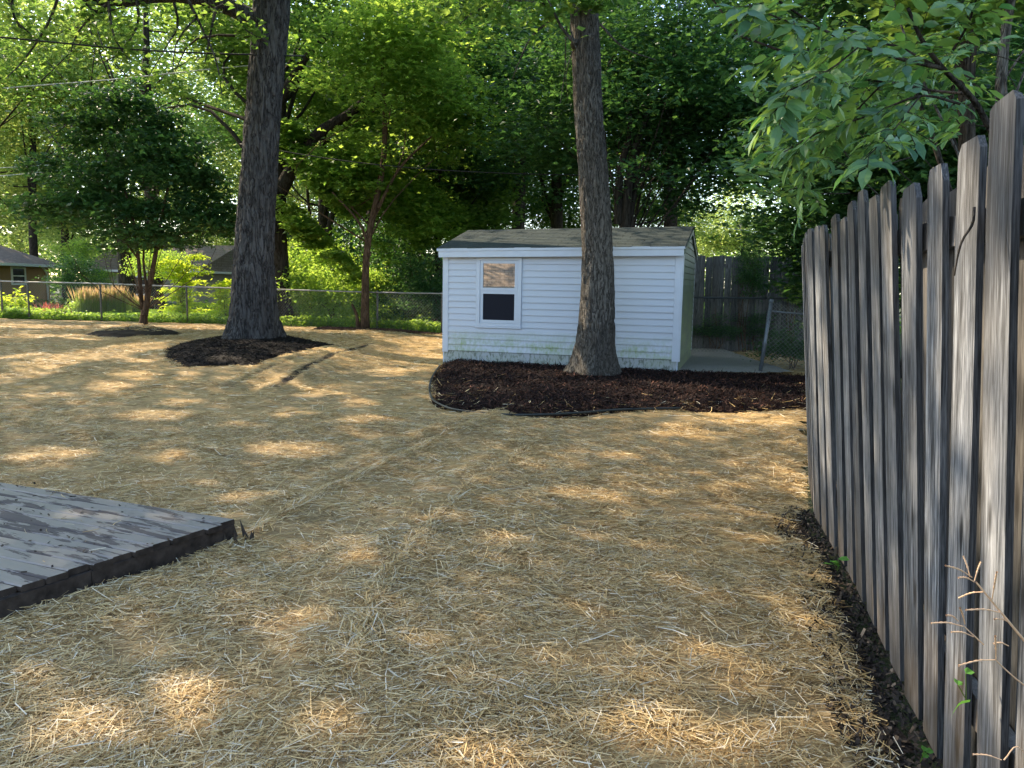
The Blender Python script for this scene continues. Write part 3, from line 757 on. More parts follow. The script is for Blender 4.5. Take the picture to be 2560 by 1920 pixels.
for z in (.45, 1.3, 2.1):
    q0, q1 = bk0, bk1; n2 = np.array([-bd[1], bd[0]])
    v = [(p[0] + n2[0] * o_, p[1] + n2[1] * o_, z + dz) for p in (q0, q1) for o_, dz in ((.022, -.045), (.06, -.045), (.06, .045), (.022, .045))]
    MB().add(v, [(0, 1, 2, 3), (7, 6, 5, 4), (0, 4, 5, 1), (1, 5, 6, 2), (2, 6, 7, 3), (3, 7, 4, 0)]).build('rail', M['wood_back'], bfence)

# ------------------------------------------------------------------ wire fences
def wire_mesh(A, B, za0, za1, zb0, zb1, sp=.085, r=.0015):
    """woven wire between A and B (xy), wires as thin three-sided bars"""
    A = np.array(A[:2]); B = np.array(B[:2]); L = np.linalg.norm(B - A); d = (B - A) / L; Hh = za1 - za0
    segs = []
    k = -Hh
    while k < L:
        for sgn in (1, -1):
            # line u = k + v (sgn 1)   or u = k + H - v (sgn -1)
            u0, v0, u1, v1 = (k, 0, k + Hh, Hh) if sgn > 0 else (k, Hh, k + Hh, 0)
            t0 = max(0, (0 - u0) / Hh); t1 = min(1, (L - u0) / Hh)
            if t1 > t0: segs.append((u0 + t0 * Hh, v0 + (v1 - v0) * t0, u0 + t1 * Hh, v0 + (v1 - v0) * t1, sgn))
        k += sp
    V = []; Fc = []
    nn = np.array([-d[1], d[0]])
    for i, (u0, v0, u1, v1, sgn) in enumerate(segs):
        for u, v in ((u0, v0), (u1, v1)):
            t = u / L; z = (za0 + (zb0 - za0) * t) + v * ((zb1 - zb0) * t + (za1 - za0) * (1 - t)) / Hh
            p = A + d * u + nn * (.003 * sgn)
            for q in range(3):
                an = q * 2.094; dz = math.cos(an) * r; dn = math.sin(an) * r
                V.append((p[0] + nn[0] * dn - d[0] * dz * .7 * sgn, p[1] + nn[1] * dn - d[1] * dz * .7 * sgn, z + dz * .7))
        b0 = i * 6
        Fc += [(b0 + q, b0 + (q + 1) % 3, b0 + 3 + (q + 1) % 3, b0 + 3 + q) for q in range(3)]
    return MB().add(V, Fc)
cfence = thing('chain_link_fence', 'low galvanised wire mesh fence across the back of the yard', 'fence', (CH[3][0], CH[3][1], float(g(CH[3][0], CH[3][1]))))
MB().tube(smoothpath(CH, 40), .022, 8).build('top_rail', M['galv_rail'], cfence, True)
for p in CH[1:8]:
    z0 = float(g(p[0], p[1]))
    MB().tube([(p[0], p[1] + .03, z0 - .1), (p[0], p[1] + .03, p[2] - .02)], .03, 8).tube([(p[0], p[1] + .03, p[2] - .02), (p[0], p[1] + .03, p[2] + .03), (p[0], p[1] + .03, p[2] + .06)], [.036, .036, .012], 8).build('fence_post', M['galv_post'], cfence, True)
for a, b_ in zip(CH[:-1], CH[1:]):
    wire_mesh(a, b_, float(g(a[0], a[1])) + .03, a[2], float(g(b_[0], b_[1])) + .03, b_[2]).build('wire_mesh', M['wire'], cfence)
# short stretch behind the gravel
s0, s1, s2 = at(1690, 743, 17.0), at(1921, 746, 17.0), at(2060, 743.5, 17.0)
sf = thing('chain_link_fence', 'short dark wire fence in front of the tall board fence behind the shed', 'fence', (s1[0], s1[1], .15))
MB().tube([s0, s1], .021, 8).build('top_rail', M['galv_dark'], sf, True)
MB().tube([s1, s2], .021, 8).build('top_rail', M['galv_dark'], sf, True)
MB().tube([(s1[0], s1[1], .0), (s1[0], s1[1], s1[2] + .02), (s1[0], s1[1], s1[2] + .1), (s1[0], s1[1], s1[2] + .13)], [.032, .032, .034, .012], 10).build('fence_post', M['galv_dark'], sf, True)
wire_mesh(s0, s1, .2, s0[2], .2, s1[2], .08, .0016).build('wire_mesh', M['galv_dark'], sf)
# leaning gate post with its own mesh panel
g0, g1, g2, g3 = at(1901, 927, 13.75), at(1929, 748, 13.95), at(1931, 778, 13.95), at(2060, 790, 13.95)
gate = thing('wire_gate', 'galvanised pipe gate with wire mesh leaning beside the board fence', 'gate', tuple(g0))
MB().tube([g0, g0 + (g1 - g0) * .5, g1], .034, 12).build('gate_post', M['galv_blue'], gate, True)
MB().tube([g2, g3], .016, 8).build('rail', M['galv_blue'], gate, True)
for t_ in (.27, .62, .03):
    c_ = g0 + (g1 - g0) * (1 - t_); dd = (g1 - g0) / np.linalg.norm(g1 - g0)
    MB().tube([c_ - dd * .02, c_ + dd * .02], .043, 10).build('clamp', M['galv_blue'], gate, True)
wire_mesh(g0 + np.array([.08, .03, 0]), g3 + np.array([.1, 0, 0]), float(g0[2]) + .02, float(g1[2]) - .03, .2, 1.12, .08, .0017).build('wire_mesh', M['wire'], gate)

# ------------------------------------------------------------------ deck
deck = thing('wooden_deck', 'low wooden deck corner with peeling grey paint', 'deck', (DK0[0], DK0[1], 0)); deck['local'] = 1
a_ = math.atan2(-db[1], -db[0])
dr = np.random.default_rng(5)
dirs = np.array([[-db[0], de[0]], [-db[1], de[1]]])   # local x: board direction to the right end, local y: towards us
def dk(u, v):   # u metres back along the boards, v metres towards us
    q = db * u + de * v; return q[0], q[1]
for k in range(25):
    v0 = k * .1128; w_ = .1128 - .009; e = dr.uniform(-.012, .012) if k else .03
    V = []
    us = [e, .4, 1.2, 2.2, 3.2, 4.5]
    prof = [(0.003, .118), (0, .122), (0, .144), (.006, .1505), (w_ - .006, .1505), (w_, .144), (w_, .122), (w_ - .003, .118)]
    for i, u in enumerate(us):
        dz = dr.normal(0, .0012)
        for a, z in prof:
            x, y = dk(u, v0 + a); V.append((x, y, z + dz))
    n_ = len(prof)
    f = [(i * n_ + j, i * n_ + (j + 1) % n_, (i + 1) * n_ + (j + 1) % n_, (i + 1) * n_ + j) for i in range(len(us) - 1) for j in range(n_)] + [tuple(range(n_))[::-1], tuple(range((len(us) - 1) * n_, len(us) * n_))]
    # local object axes follow the boards so that grain and peeling run lengthwise
    R = np.array([[db[0], db[1], 0], [de[0], de[1], 0], [0, 0, 1.]])
    Vl = np.array(V) @ R.T
    bb = MB().add(Vl, f); o = bb.build('deck_board', M['deck'], deck)
    o.data.materials.append(M['rim_plain'])
    for p_ in o.data.polygons:
        if abs(p_.normal.z) < .35 or p_.center.z < .14: p_.material_index = 1
    o.matrix_local = Matrix(((db[0], de[0], 0, 0), (db[1], de[1], 0, 0), (0, 0, 1, 0), (0, 0, 0, 1)))
def rim(u0, u1, v0, v1, z0, z1, nm):
    P_ = [dk(u0, v0), dk(u1, v0), dk(u1, v1), dk(u0, v1)]
    return MB().prism(P_, z0, z1).build(nm, M['rim_plain'], deck)
rim(.025, .06, .01, .9, -.05, .1165, 'rim_joist'); rim(.027, .062, .905, 2.8, -.05, .1165, 'rim_joist')
rim(.062, 4.4, .012, .045, -.05, .1165, 'rim_joist')
sp_ = MB()
for k in range(9):
    x, y = dk(dr.uniform(-.05, .06), dr.uniform(-.03, .1)); h_ = dr.uniform(.03, .13)
    sp_.add([(x, y, .02), (x + .03, y + .008, .03), (x + .012, y - .02, .02), (x + dr.normal(.008, .012), y + dr.normal(0, .01), .03 + h_)], [(0, 1, 3), (1, 2, 3), (2, 0, 3), (0, 2, 1)])
sp_.build('splintered_corner', M['deck_rim'], deck)
n_ = 420
vk = dr.integers(0, 18, n_) * .1128 - .003 + dr.normal(0, .012, n_); uu = dr.uniform(0, 3.2, n_)
P_ = np.array([[*(DK0 + db * a + de * b_), .152] for a, b_ in zip(uu, vk) if b_ > 0])
sticks('leaf_crumbs', P_, .016, .01, M['chips_soil'], (0, .003), .3, r=dr, label='dark crumbs of dead leaf on the deck boards')

P_ = np.array([[*(DK0 + db * a + de * b_), .154] for a, b_ in zip(dr.uniform(0, 2.6, 70) ** 1.2, dr.uniform(0, 2.2, 70))])
sticks('straw', P_, .09, .003, M['straw'], (.0, .003), .02, r=dr, label='a few straws blown onto the deck')

# ------------------------------------------------------------------ houses beyond the fence, and the roof mirrored in the shed window
def uvroof(o):
    me = o.data; uv = me.uv_layers.new(name='UVMap')
    for p in me.polygons:
        n_ = p.normal; t1 = Vector((0, 0, 1)).cross(n_); t1 = t1.normalized() if t1.length > 1e-4 else Vector((1, 0, 0)); t2 = n_.cross(t1)
        for li in p.loop_indices:
            c = me.vertices[me.loops[li].vertex_index].co; uv.data[li].uv = (c.dot(t1), c.dot(t2))
def house(nm, label, P, d, L, D, zb, ze, zr, over, wallm, roofm, hip=True, openings=()):
    """P near-right... origin corner, d direction along the seen wall, body extends to the left normal"""
    P = np.array(P); d = np.array(d) / np.linalg.norm(d); n_ = np.array([-d[1], d[0]])
    h = thing(nm, label, 'house', (P[0], P[1], zb))
    q = lambda a, b_: tuple(P + d * a + n_ * b_)
    MB().prism([q(0, 0), q(L, 0), q(L, D), q(0, D)], zb, ze).build('wall', wallm, h)
    o = over; i0 = D / 2 if hip else -o
    e = [q(-o, -o) + (ze,), q(L + o, -o) + (ze,), q(L + o, D + o) + (ze,), q(-o, D + o) + (ze,)]
    r_ = [q(i0, D / 2) + (zr,), q(L - i0, D / 2) + (zr,)]
    v = e + r_ + [(x, y, z - .14) for x, y, z in e]
    rf = MB().add(v, [(0, 1, 5, 4), (1, 2, 5), (2, 3, 4, 5), (3, 0, 4), (6, 9, 8, 7)]).build('roof', roofm, h); uvroof(rf)
    for k in range(4):
        a, b_ = np.array(e[k]), np.array(e[(k + 1) % 4]); dd = (b_ - a) / np.linalg.norm(b_ - a); nn = np.array([dd[1], -dd[0], 0])
        v = [p + nn * o_ + np.array([0, 0, z]) for p in (a, b_) for o_, z in ((.005, -.15), (.11, -.13), (.13, .0), (.005, .0))]
        MB().add(v, [(3, 2, 1, 0), (4, 5, 6, 7), (0, 1, 5, 4), (1, 2, 6, 5), (2, 3, 7, 6), (3, 0, 4, 7)]).build('gutter', M['white_trim'], h)
    for (a0, a1, z0, z1) in openings:
        A = np.array(q(a0, 0)); 
        def bx(b0, b1, zz0, zz1, o0, o1):
            c = [q(b0, -o0), q(b1, -o0), q(b1, -o1), q(b0, -o1)]; return c, zz0, zz1
        fm = MB()
        for b0, b1, c0, c1 in ((a0, a0 + .1, z0, z1), (a1 - .1, a1, z0, z1), (a0 + .1, a1 - .1, z1 - .1, z1), (a0 + .1, a1 - .1, z0, z0 + .1), (a0 + .1, a1 - .1, (z0 + z1) / 2 - .03, (z0 + z1) / 2 + .03)):
            c, p0, p1 = bx(b0, b1, c0, c1, .005, .06); fm.prism(c, p0, p1)
        wn_ = fm.build('window', M['white_trim'], h); wn_['local'] = 1
        c, p0, p1 = bx(a0 + .1, a1 - .1, z0 + .1, z1 - .1, .004, .02)
        pn = MB().prism([(x - h.location[0], y - h.location[1]) for x, y in c], p0 - zb, p1 - zb).build('pane', M['dark_pane'], wn_)
    return h, q
A1 = at(-260, 690, 33.0); B1 = at(123, 694, 44.0)
d1 = (B1 - A1)[:2]; L1 = np.linalg.norm(d1)
dn = d1 / L1
def along(px, A, d):   # distance along a wall line that shows at image column px
    r_ = ray(px, 690)[:2]; M_ = np.array([[d[0], -r_[0]], [d[1], -r_[1]]]); return float(np.linalg.solve(M_, -np.array(A[:2]))[0])
wa, wb = along(27, A1, dn), along(63, A1, dn)
h1, q1 = house('ranch_house', 'tan ranch house with brown roof beyond the wire fence', A1[:2], d1, L1, 8.0, -.6, 2.22, 4.3, .55, M['tan_wall'], M['roof_brown'], True, [(wa, wb, 1.12, 2.06)])
dp = q1(L1 - .35, -.08); MB().tube([(dp[0], dp[1], -.5), (dp[0], dp[1], 1.75), (dp[0] + .02, dp[1] - .25, 2.0), (dp[0] + .02, dp[1] - .5, 2.12)], .055, 8).build('downspout', M['white_trim'], h1, True)
vp = q1(along(80, A1, dn) - .6, 1.6); MB().tube([(vp[0], vp[1], 2.5), (vp[0], vp[1], 3.9)], .05, 8).build('vent_pipe', M['galv'], h1, True)
A2 = at(212, 690, 52); B2 = at(490, 699, 50)
h2, q2 = house('ranch_house', 'pale grey house with brown roof seen behind the small maple', A2[:2], (B2 - A2)[:2], float(np.linalg.norm((B2 - A2)[:2])), 8, -.9, 2.1, 3.9, .5, M['grey_wall'], M['roof_brown'], False, [(.4, 1.5, .6, 1.8), (3.4, 4.8, .5, 1.75)])
A3 = at(470, 700, 60); B3 = at(720, 704, 56)
h3, q3 = house('ranch_house', 'house under a broad brown roof partly hidden by the big left trunk', A3[:2], (B3 - A3)[:2], float(np.linalg.norm((B3 - A3)[:2])), 9, -1.2, 1.75, 4.2, .5, M['grey_wall'], M['roof_brown'], False, [(1.2, 2.4, .1, 1.4)])
# behind the camera, seen only as a reflection in the upper window pane
wv = np.array([-.581, -.812]); wt = np.array([.812, -.581]); wc = np.array([-.55, 14.5]) + wv * 13.5
h4, q4 = house('roofed_building', 'building with tan shingle roof mirrored in the shed window', wc + wt * 5, -wt, 10, 7.5, -.2, 1.5, 4.6, .4, M['tan_wall'], M['roof_tan'], False)

# ------------------------------------------------------------------ trees
# openings cut into crowns to place sun patches (centre and half-size on the ground)
GAPS = []
for (px, py, hx, hy) in [(245, 890, 95, 38), (60, 893, 60, 7), (290, 968, 60, 12), (120, 985, 90, 7), (440, 1010, 50, 5), (380, 1042, 85, 10), (730, 1124, 150, 16), (420, 1145, 75, 12), (120, 1138, 120, 12),
        (990, 930, 52, 14), (920, 1060, 75, 10), (690, 962, 46, 20), (900, 1006, 50, 7), (930, 1400, 66, 16), (1995, 1205, 60, 24), (1950, 1180, 70, 10), (2000, 1545, 60, 42), (1880, 1046, 120, 16), (1700, 1075, 60, 10),
        (720, 1560, 120, 26), (250, 1805, 260, 36), (60, 1760, 90, 16), (480, 1730, 120, 16), (1480, 1235, 80, 14), (1230, 1360, 90, 20), (1700, 1850, 300, 26), (1100, 845, 60, 14), (880, 850, 140, 7), (1040, 868, 70, 8), (1225, 945, 50, 8),
        (1360, 955, 70, 9), (1960, 960, 60, 10), (1700, 975, 60, 7), (430, 820, 200, 7), (100, 818, 160, 5), (110, 842, 120, 4), (620, 1240, 90, 9), (60, 1318, 60, 7), (40, 1445, 60, 9), (1250, 1890, 140, 24), (800, 1795, 110, 20), (1900, 1710, 70, 24), (1560, 1140, 70, 9), (480, 940, 40, 9)]:
    c = gpt(px, py)[:2]; ex1 = gpt(px + hx, py)[:2] - c; ey1 = gpt(px, py - hy)[:2] - c
    sc_ = .72 if py > 1350 else .9
    GAPS.append((c[0], c[1], sc_ * float(np.hypot(*ex1)), sc_ * float(np.hypot(*ey1))))
GAPS += [(-11, 28.6, 10, 4.4), (-16.5, 26.5, 3.2, 1.5), (-9.5, 26, 2.4, 1.2), (-4.2, 23.9, 4.2, 2.0), (-27, 41, 5, 5)]
# and on two upright things: fence boards and the shed roof, given as points in space with a radius
SPOTS = [(np.array([1.55, 2.17, 1.5]), .22), (np.array([1.5, 2.2, 1.2]), .2), (np.array([1.2, 1.6, .75]), .5), (np.array([1.3, 2.0, 1.45]), .16), (np.array([1.93, 4.9, 1.2]), .33), (np.array([1.95, 4.9, .8]), .3), (np.array([1.4, 2.9, 1.6]), .2),
         (np.array([-.8, 14.95, 2.3]), .2), (np.array([.5, 15.0, 2.42]), .35), (np.array([1.35, 12.8, 5.2]), .3), (np.array([1.2, 12.9, 3.1]), .14)]
def sunlit(P):
    """which points lie on the sun's way to one of the openings"""
    t = P[:, 2] / SUN[2]; hx = P[:, 0] - SUN[0] * t; hy = P[:, 1] - SUN[1] * t
    k = np.zeros(len(P), bool)
    wob = (fbm(hx * 1.5, hy * 2.6, 51, 3) - .42) * 2.4
    for cx_, cy_, a, b_ in GAPS:
        k |= ((hx - cx_) / (a * 1.05)) ** 2 + ((hy - cy_) / (b_ * 1.1 + .06)) ** 2 < 1 + wob
    for q, r_ in SPOTS:
        w = P - q; al = w @ SUN; d2 = (w * w).sum(1) - al * al
        k |= (d2 < r_ * r_) & (al > 0)
    return k
E1 = np.cross(SUN, [0, 0, 1.]); E1 /= np.linalg.norm(E1); E2 = np.cross(E1, SUN)
def shafts(P, share=.5):
    """ways through the crowns that light can take"""
    a, b_ = P @ E1, P @ E2
    return fbm(a * .55, b_ * .55, 71, 3) > share
def crown_pts(n, c, R, ncl, r, flat=.5, sig=.24, inner=.35):
    """points in leafy clumps spread through an ellipsoid"""
    c = np.array(c); R = np.array(R, float)
    u = r.normal(size=(ncl, 3)); u /= np.linalg.norm(u, axis=1)[:, None]
    rad = r.uniform(inner ** 2, 1, ncl) ** .5
    cl = u * rad[:, None]
    sz = r.uniform(.6, 1.35, ncl); w = sz ** 2 / (sz ** 2).sum()
    i = r.choice(ncl, n, p=w)
    q = r.normal(size=(n, 3)) * np.array([1, 1, flat]) * (sig * sz[i])[:, None]
    P = cl[i] + q
    return c + P * R, c + cl * R
def leaf_mesh(name, P, size, r, tilt=.55, shape=0, wid=.62, rnd=None, fold=.16):
    """one small folded leaf at each point; shape 0 simple, 1 lobed, 2 long pointed"""
    n = len(P); a = r.uniform(0, 2 * math.pi, n)
    nz = np.stack([r.normal(0, tilt, n), r.normal(0, tilt, n), np.ones(n)], 1); nz /= np.linalg.norm(nz, axis=1)[:, None]
    d = np.stack([np.cos(a), np.sin(a), np.zeros(n) - .25], 1); d -= nz * (d * nz).sum(1)[:, None]; d /= np.linalg.norm(d, axis=1)[:, None]
    s_ = np.cross(nz, d); L = size * r.uniform(.65, 1.3, n)
    if shape == 0:
        pts = [(-.5, 0, 0), (.0, wid / 2, fold), (.5, 0, -.05), (.0, -wid / 2, fold)]; tri = [(0, 2, 1), (0, 3, 2)]
    elif shape == 1:
        pts = [(-.5, 0, 0), (-.12, wid * .62, .05), (.05, wid * .26, .04), (.5, 0, -.08), (.05, -wid * .26, .04), (-.12, -wid * .62, .05)]; tri = [(0, 2, 1), (0, 3, 2), (0, 4, 3), (0, 5, 4)]
    else:
        pts = [(-.5, 0, 0), (-.2, wid * .4, .05), (.15, wid * .38, .03), (.5, 0, -.1), (.15, -wid * .38, .03), (-.2, -wid * .4, .05)]; tri = [(0, 2, 1), (0, 3, 2), (0, 4, 3), (0, 5, 4)]
    V = np.stack([P + d * (L * x)[:, None] + s_ * (L * y)[:, None] + nz * (L * z)[:, None] for x, y, z in pts], 1).reshape(-1, 3)
    k = len(pts); Fc = (np.arange(n)[:, None, None] * k + np.array(tri)[None]).reshape(-1, 3)
    rr = r.random(n) if rnd is None else rnd
    return mesh_np(name, V, Fc, 3, {'rnd': np.repeat(rr, k)})
def limbs(mb, P0, targets, r0_, r, droop=.0, seg=5):
    for t in targets:
        t = np.array(t); P0_ = np.array(P0); mid = (P0_ + t) / 2 + r.normal(0, .12, 3) * np.linalg.norm(t - P0_) + np.array([0, 0, droop])
        pth = smoothpath([P0_, mid, t], 7); mb.tube(pth, np.linspace(r0_, r0_ * .22, 7), seg, False)
def trunk_tube(mb, path, rad, seg=18, n=26, flare=.45, fh=.4, seed=0, lob=.12, relief=None):
    P = smoothpath(path, n); tt = np.linspace(0, 1, len(rad)); R = np.interp(np.linspace(0, 1, n), tt, rad)
    zb = P[0][2]
    def lobes(i, a):
        h_ = max(P[i][2] - zb, 0); fl = math.exp(-h_ / fh)
        return 1 + flare * fl * (1 + .35 * np.cos(a * 5 + seed) + .2 * np.cos(a * 3 + seed * 2)) + lob * .3 * np.cos(a * 2 + i * 6.5 / n + seed) * (1 - fl) + .02 * np.sin(a * 9 + i * 26 / n)
    if relief:
        fx, fz, dep = relief; base_l = lobes
        def lobes(i, a):
            u = ((a - math.pi / 2) % (2 * math.pi)) * R[0] * .8 * fx; z = P[i][2] * fz + np.zeros_like(a)
            u = u + (vnoise(u * .35, z * 1.3, seed) - .5) * 2.2
            f1 = np.abs(2 * vnoise(u, z, seed + 5) - 1); f2 = np.abs(2 * vnoise(u * 1.9, z * 2.1, seed + 8) - 1)
            return base_l(i, a) - dep / R[i] * np.exp(-(f1 / .3) ** 2) - .5 * dep / R[i] * np.exp(-(f2 / .25) ** 2) + .06 * (fbm(a * 1.2, z * .25, seed + 9, 2) - .37)
    mb.tube(P, R, seg, True, lobes); return P
CROWNS = {}
def tree(nm, label, path, rad, crowns, bark, leafm, size, seed, group=None, shape=0, tilt=.55, flare=.3, fh=.3, seg=12, gaps=False, nlimb=10, mesh_key=None, extra=None, cat='tree', lr=.35, ncl=40, sig=.24, flat=.5, relief=None, rings=26):
    r = np.random.default_rng(seed); base = np.array(path[0], float)
    t = thing(nm, label, cat, base, group)
    mb = MB(); P = trunk_tube(mb, path, rad, seg, rings, flare, fh, seed, relief=relief)[::max(rings // 26, 1)][:26]
    allp = []
    for (c, R, n) in crowns:
        pts, cl = crown_pts(n, c, R, ncl, r, flat, sig); allp.append(pts)
        tg = cl[r.choice(len(cl), min(nlimb, len(cl)), False)]
        for q in tg:
            k = int(np.argmin(np.linalg.norm(P - (q - np.array([0, 0, .45 * abs(q[2] - base[2])]) * .6), axis=1))); k = min(max(k, 6), len(P) - 2)
            limbs(mb, P[k], [q], lr * float(np.interp(k / 25, np.linspace(0, 1, len(rad)), rad)), r)
    if extra: extra(mb, r, P, allp)
    mb.build('trunk', bark, t, True)
    pts = np.concatenate(allp)
    if gaps: pts = pts[~((sunlit(pts) & (r.random(len(pts)) < .86)) | (shafts(pts * 2.4, .64) & (seed != 21)))]
    link('crown', leaf_mesh('crown', pts - base, size, r, tilt, shape), leafm, t)
    return t
def gbase(px, Y):
    """foot of something standing at image column px and distance Y"""
    p = at(px, 700, Y); return np.array([p[0], Y, float(g(p[0], Y)) - .05])

# the big left tree
YO = 17.6
op = [at(px, py, YO) for px, py in [(632, 853), (634, 700), (638, 560), (650, 400), (664, 200), (680, 0), (692, -250), (704, -600), (715, -1100)]]
orad = [.5, .45, .4, .375, .365, .385, .34, .26, .12]
def oak_extra(mb, r, P, allp):
    k = YO / 1970
    limb = [at(px, py, YO - .1) for px, py in [(655, 60), (560, 12), (430, -12), (270, 4), (130, -30), (-60, -60)]]
    mb.tube(smoothpath(limb, 14), np.linspace(.2, .05, 14), 8, False)
    tw = [[(430, -12), (445, 60), (420, 110), (372, 190)], [(270, 4), (285, 90), (322, 150)], [(270, 10), (230, 40), (190, 90), (170, 160)], [(30, -40), (34, 40), (70, 80), (105, 112)], [(20, -10), (40, 50), (66, 95), (90, 110)],
          [(560, 12), (520, 30), (480, 55), (440, 110), (432, 180)], [(540, 20), (525, 90), (512, 160)], [(590, 20), (610, 70), (640, 90)], [(340, -5), (345, 60), (300, 130), (250, 160)], [(200, -10), (240, 30), (300, 20), (380, 5)], [(150, -20), (120, 60), (60, 150), (10, 200)], [(470, 0), (500, 60), (540, 150), (555, 240)]]
    for pl in tw:
        Yv = YO + r.uniform(-1.2, .8)
        q = smoothpath([at(px, py, Yv) for px, py in pl], 9); mb.tube(q, np.linspace(.035, .008, 9), 5, False)
        e = q[r.integers(2, 9, 90)] + r.normal(0, .16, (90, 3)); allp.append(e)
    right = [at(px, py, YO) for px, py in [(690, -60), (780, -130), (900, -180)]]
    mb.tube(smoothpath(right, 8), np.linspace(.16, .06, 8), 7, False)
oak = tree('oak_tree', 'tall dark furrowed trunk rising from the black mulch ring', op, orad, [((-4.6, 17.6, 14.0), (6.5, 5.5, 5.2), 17000)], M['bark_oak'], M['leaf_maple'], .17, 11, seg=110, rings=416, relief=(16, 3.4, .03), flare=.42, fh=.55, gaps=True, nlimb=14, extra=oak_extra, ncl=60)

# the tree at the shed
YA = 12.95
apath = [at(px, py, YA) for px, py in [(1487, 932), (1491, 830), (1494, 640), (1484, 450), (1472, 290), (1462, 60), (1456, -150), (1448, -450), (1440, -800)]]
arad = [.31, .29, .252, .245, .237, .235, .215, .17, .08]
def ash_extra(mb, r, P, allp):
    Y = YA
    for pl, w in ([[(1440, 110), (1405, 70), (1380, 20), (1350, -40)], .03], [[(1440, 120), (1418, 60), (1412, 180), (1400, 260)], .014], [[(1500, 60), (1560, 120), (1640, 150)], .02], [[(1390, 40), (1330, 90), (1300, 150), (1280, 200)], .02], [[(1380, 15), (1290, 0), (1200, 20), (1150, 60)], .025], [[(1430, 130), (1415, 190), (1420, 250)], .01]):
        q = smoothpath([at(px, py, Y - .25 + r.uniform(-.3, .3)) for px, py in pl], 9); mb.tube(q, np.linspace(w, w * .3, 9), 6, False)
    for (px, py, n, s_) in [(1450, 5, 60, .12), (1490, 12, 46, .1), (1260, 25, 260, .5), (1360, 10, 140, .3), (1180, 10, 200, .45), (1330, 90, 60, .3)]:
        Yc = Y - .45; allp.append(at(px, py, Yc) + r.normal(0, 1, (n, 3)) * s_ * np.array([1, .6, .5]))
    for (px, py) in [(1476, 92), (1438, 106)]:
        kk = at(px, py, Y - .21); mb.tube([kk + np.array([0, .12, 0]), kk, kk + np.array([0, -.03, 0])], [.07, .06, .025], 9)
ash = tree('ash_tree', 'grey ridged trunk leaning slightly in front of the white shed', apath, arad, [((1.1, 13.2, 11.6), (4.6, 4.2, 3.6), 9000)], M['bark_ash'], M['leaf_maple'], .16, 12, seg=100, rings=416, relief=(30, 5.5, .016), flare=.5, fh=.32, gaps=True, nlimb=10, extra=ash_extra, shape=1, ncl=45)

# small dark maple with three stems
YM = 21.6
def maple_extra(mb, r, P, allp):
    for pl, w in (([(360, 790), (352, 740), (347, 660), (335, 560), (310, 470)], .07), ([(362, 790), (372, 720), (388, 640), (400, 560), (420, 470)], .085), ([(361, 780), (366, 720), (358, 640), (372, 540)], .05), ([(392, 620), (440, 590), (500, 575)], .03), ([(347, 650), (300, 590), (240, 560)], .03)):
        q = smoothpath([at(px, py, YM + r.uniform(-.15, .15)) for px, py in pl], 9); mb.tube(q, np.linspace(w, w * .4, 9), 7, False)
mc = lambda px, py: tuple(at(px, py, YM))
tree('maple_tree', 'small dark leaved maple with three stems in a soil ring', [at(358, 824, YM), at(359, 800, YM), at(361, 775, YM)], [.115, .1, .08],
     [(mc(*p_), (q_, q_ * .9, q_ * z_), n_) for p_, q_, z_, n_ in (((330, 380), 1.5, .75, 3100), ((220, 430), 1.35, .7, 2200), ((440, 400), 1.3, .7, 2000), ((150, 520), 1.0, .55, 1500), ((260, 540), 1.3, .5, 1600), ((430, 540), 1.4, .45, 2200), ((540, 560), .8, .6, 800), ((300, 270), 1.1, .7, 1500), ((190, 320), .9, .6, 900), ((400, 290), .8, .6, 800), ((520, 470), .8, .7, 800), ((350, 600), 1.5, .22, 900), ((105, 420), .6, .6, 400))],
     M['bark_brown'], M['leaf_dark'], .17, 13, shape=1, flare=.2, nlimb=1, extra=maple_extra, ncl=20, lr=.16, sig=.27)

# big unseen canopies left of the yard, leaves cut out to shape their shade
tree('shade_tree', 'broad unseen tree left of the yard shading the deck and straw', [(-11.5, 10.5, 0), (-11.4, 10.6, 3), (-11.2, 10.4, 8)], [.35, .3, .15], [((-8.8, 9.4, 9.8), (7.6, 6.8, 3.2), 38000)], M['bark_dark'], M['leaf_maple'], .17, 21, gaps=True, ncl=80, sig=.2)
tree('shade_tree', 'tall unseen tree at the left edge of the straw yard', [(-18.5, 17, .1), (-18.4, 17, 4), (-18, 17.2, 9)], [.4, .33, .15], [((-17.2, 17.4, 10.0), (6.2, 6.2, 3.6), 34000)], M['bark_dark'], M['leaf_maple'], .17, 22, gaps=True, ncl=80, sig=.2)
tree('shade_tree', 'leafy unseen tree beyond the left end of the wire fence', [(-24, 27.5, .1), (-24, 27.4, 4), (-23.6, 27, 9)], [.4, .3, .15], [((-22.5, 25.5, 10.0), (6, 6, 3.6), 26000)], M['bark_dark'], M['leaf_maple'], .18, 23, gaps=True, ncl=70, sig=.2)

# ------------------------------------------------------------------ the wood behind: trees that share a few crown meshes
wr = np.random.default_rng(99)
def unit_crown(key, n, R, leafm, size, ncl, sig=.2, shape=0, flat=.5, tilt=.55, inner=.25):
    p, _ = crown_pts(n, (0, 0, 0), R, ncl, wr, flat, sig, inner); me = leaf_mesh('crown', p, size, wr, tilt, shape); me.materials.append(M[leafm]); CROWNS[key] = me
for i in range(3): unit_crown('mid%d' % i, 15000, (4.4, 4.4, 3.6), 'leaf_maple', .19, 60)
for i in range(2): unit_crown('deep%d' % i, 15000, (4.4, 4.4, 3.6), 'leaf_dark', .19, 60)
for i in range(2): unit_crown('far%d' % i, 11000, (5.2, 5.2, 4.4), 'leaf_bright', .27, 60)
for i in range(2): unit_crown('bush%d' % i, 4200, (1.5, 1.3, 1.0), 'leaf_shrub', .12, 30, .26, 0, .5, 1.0)
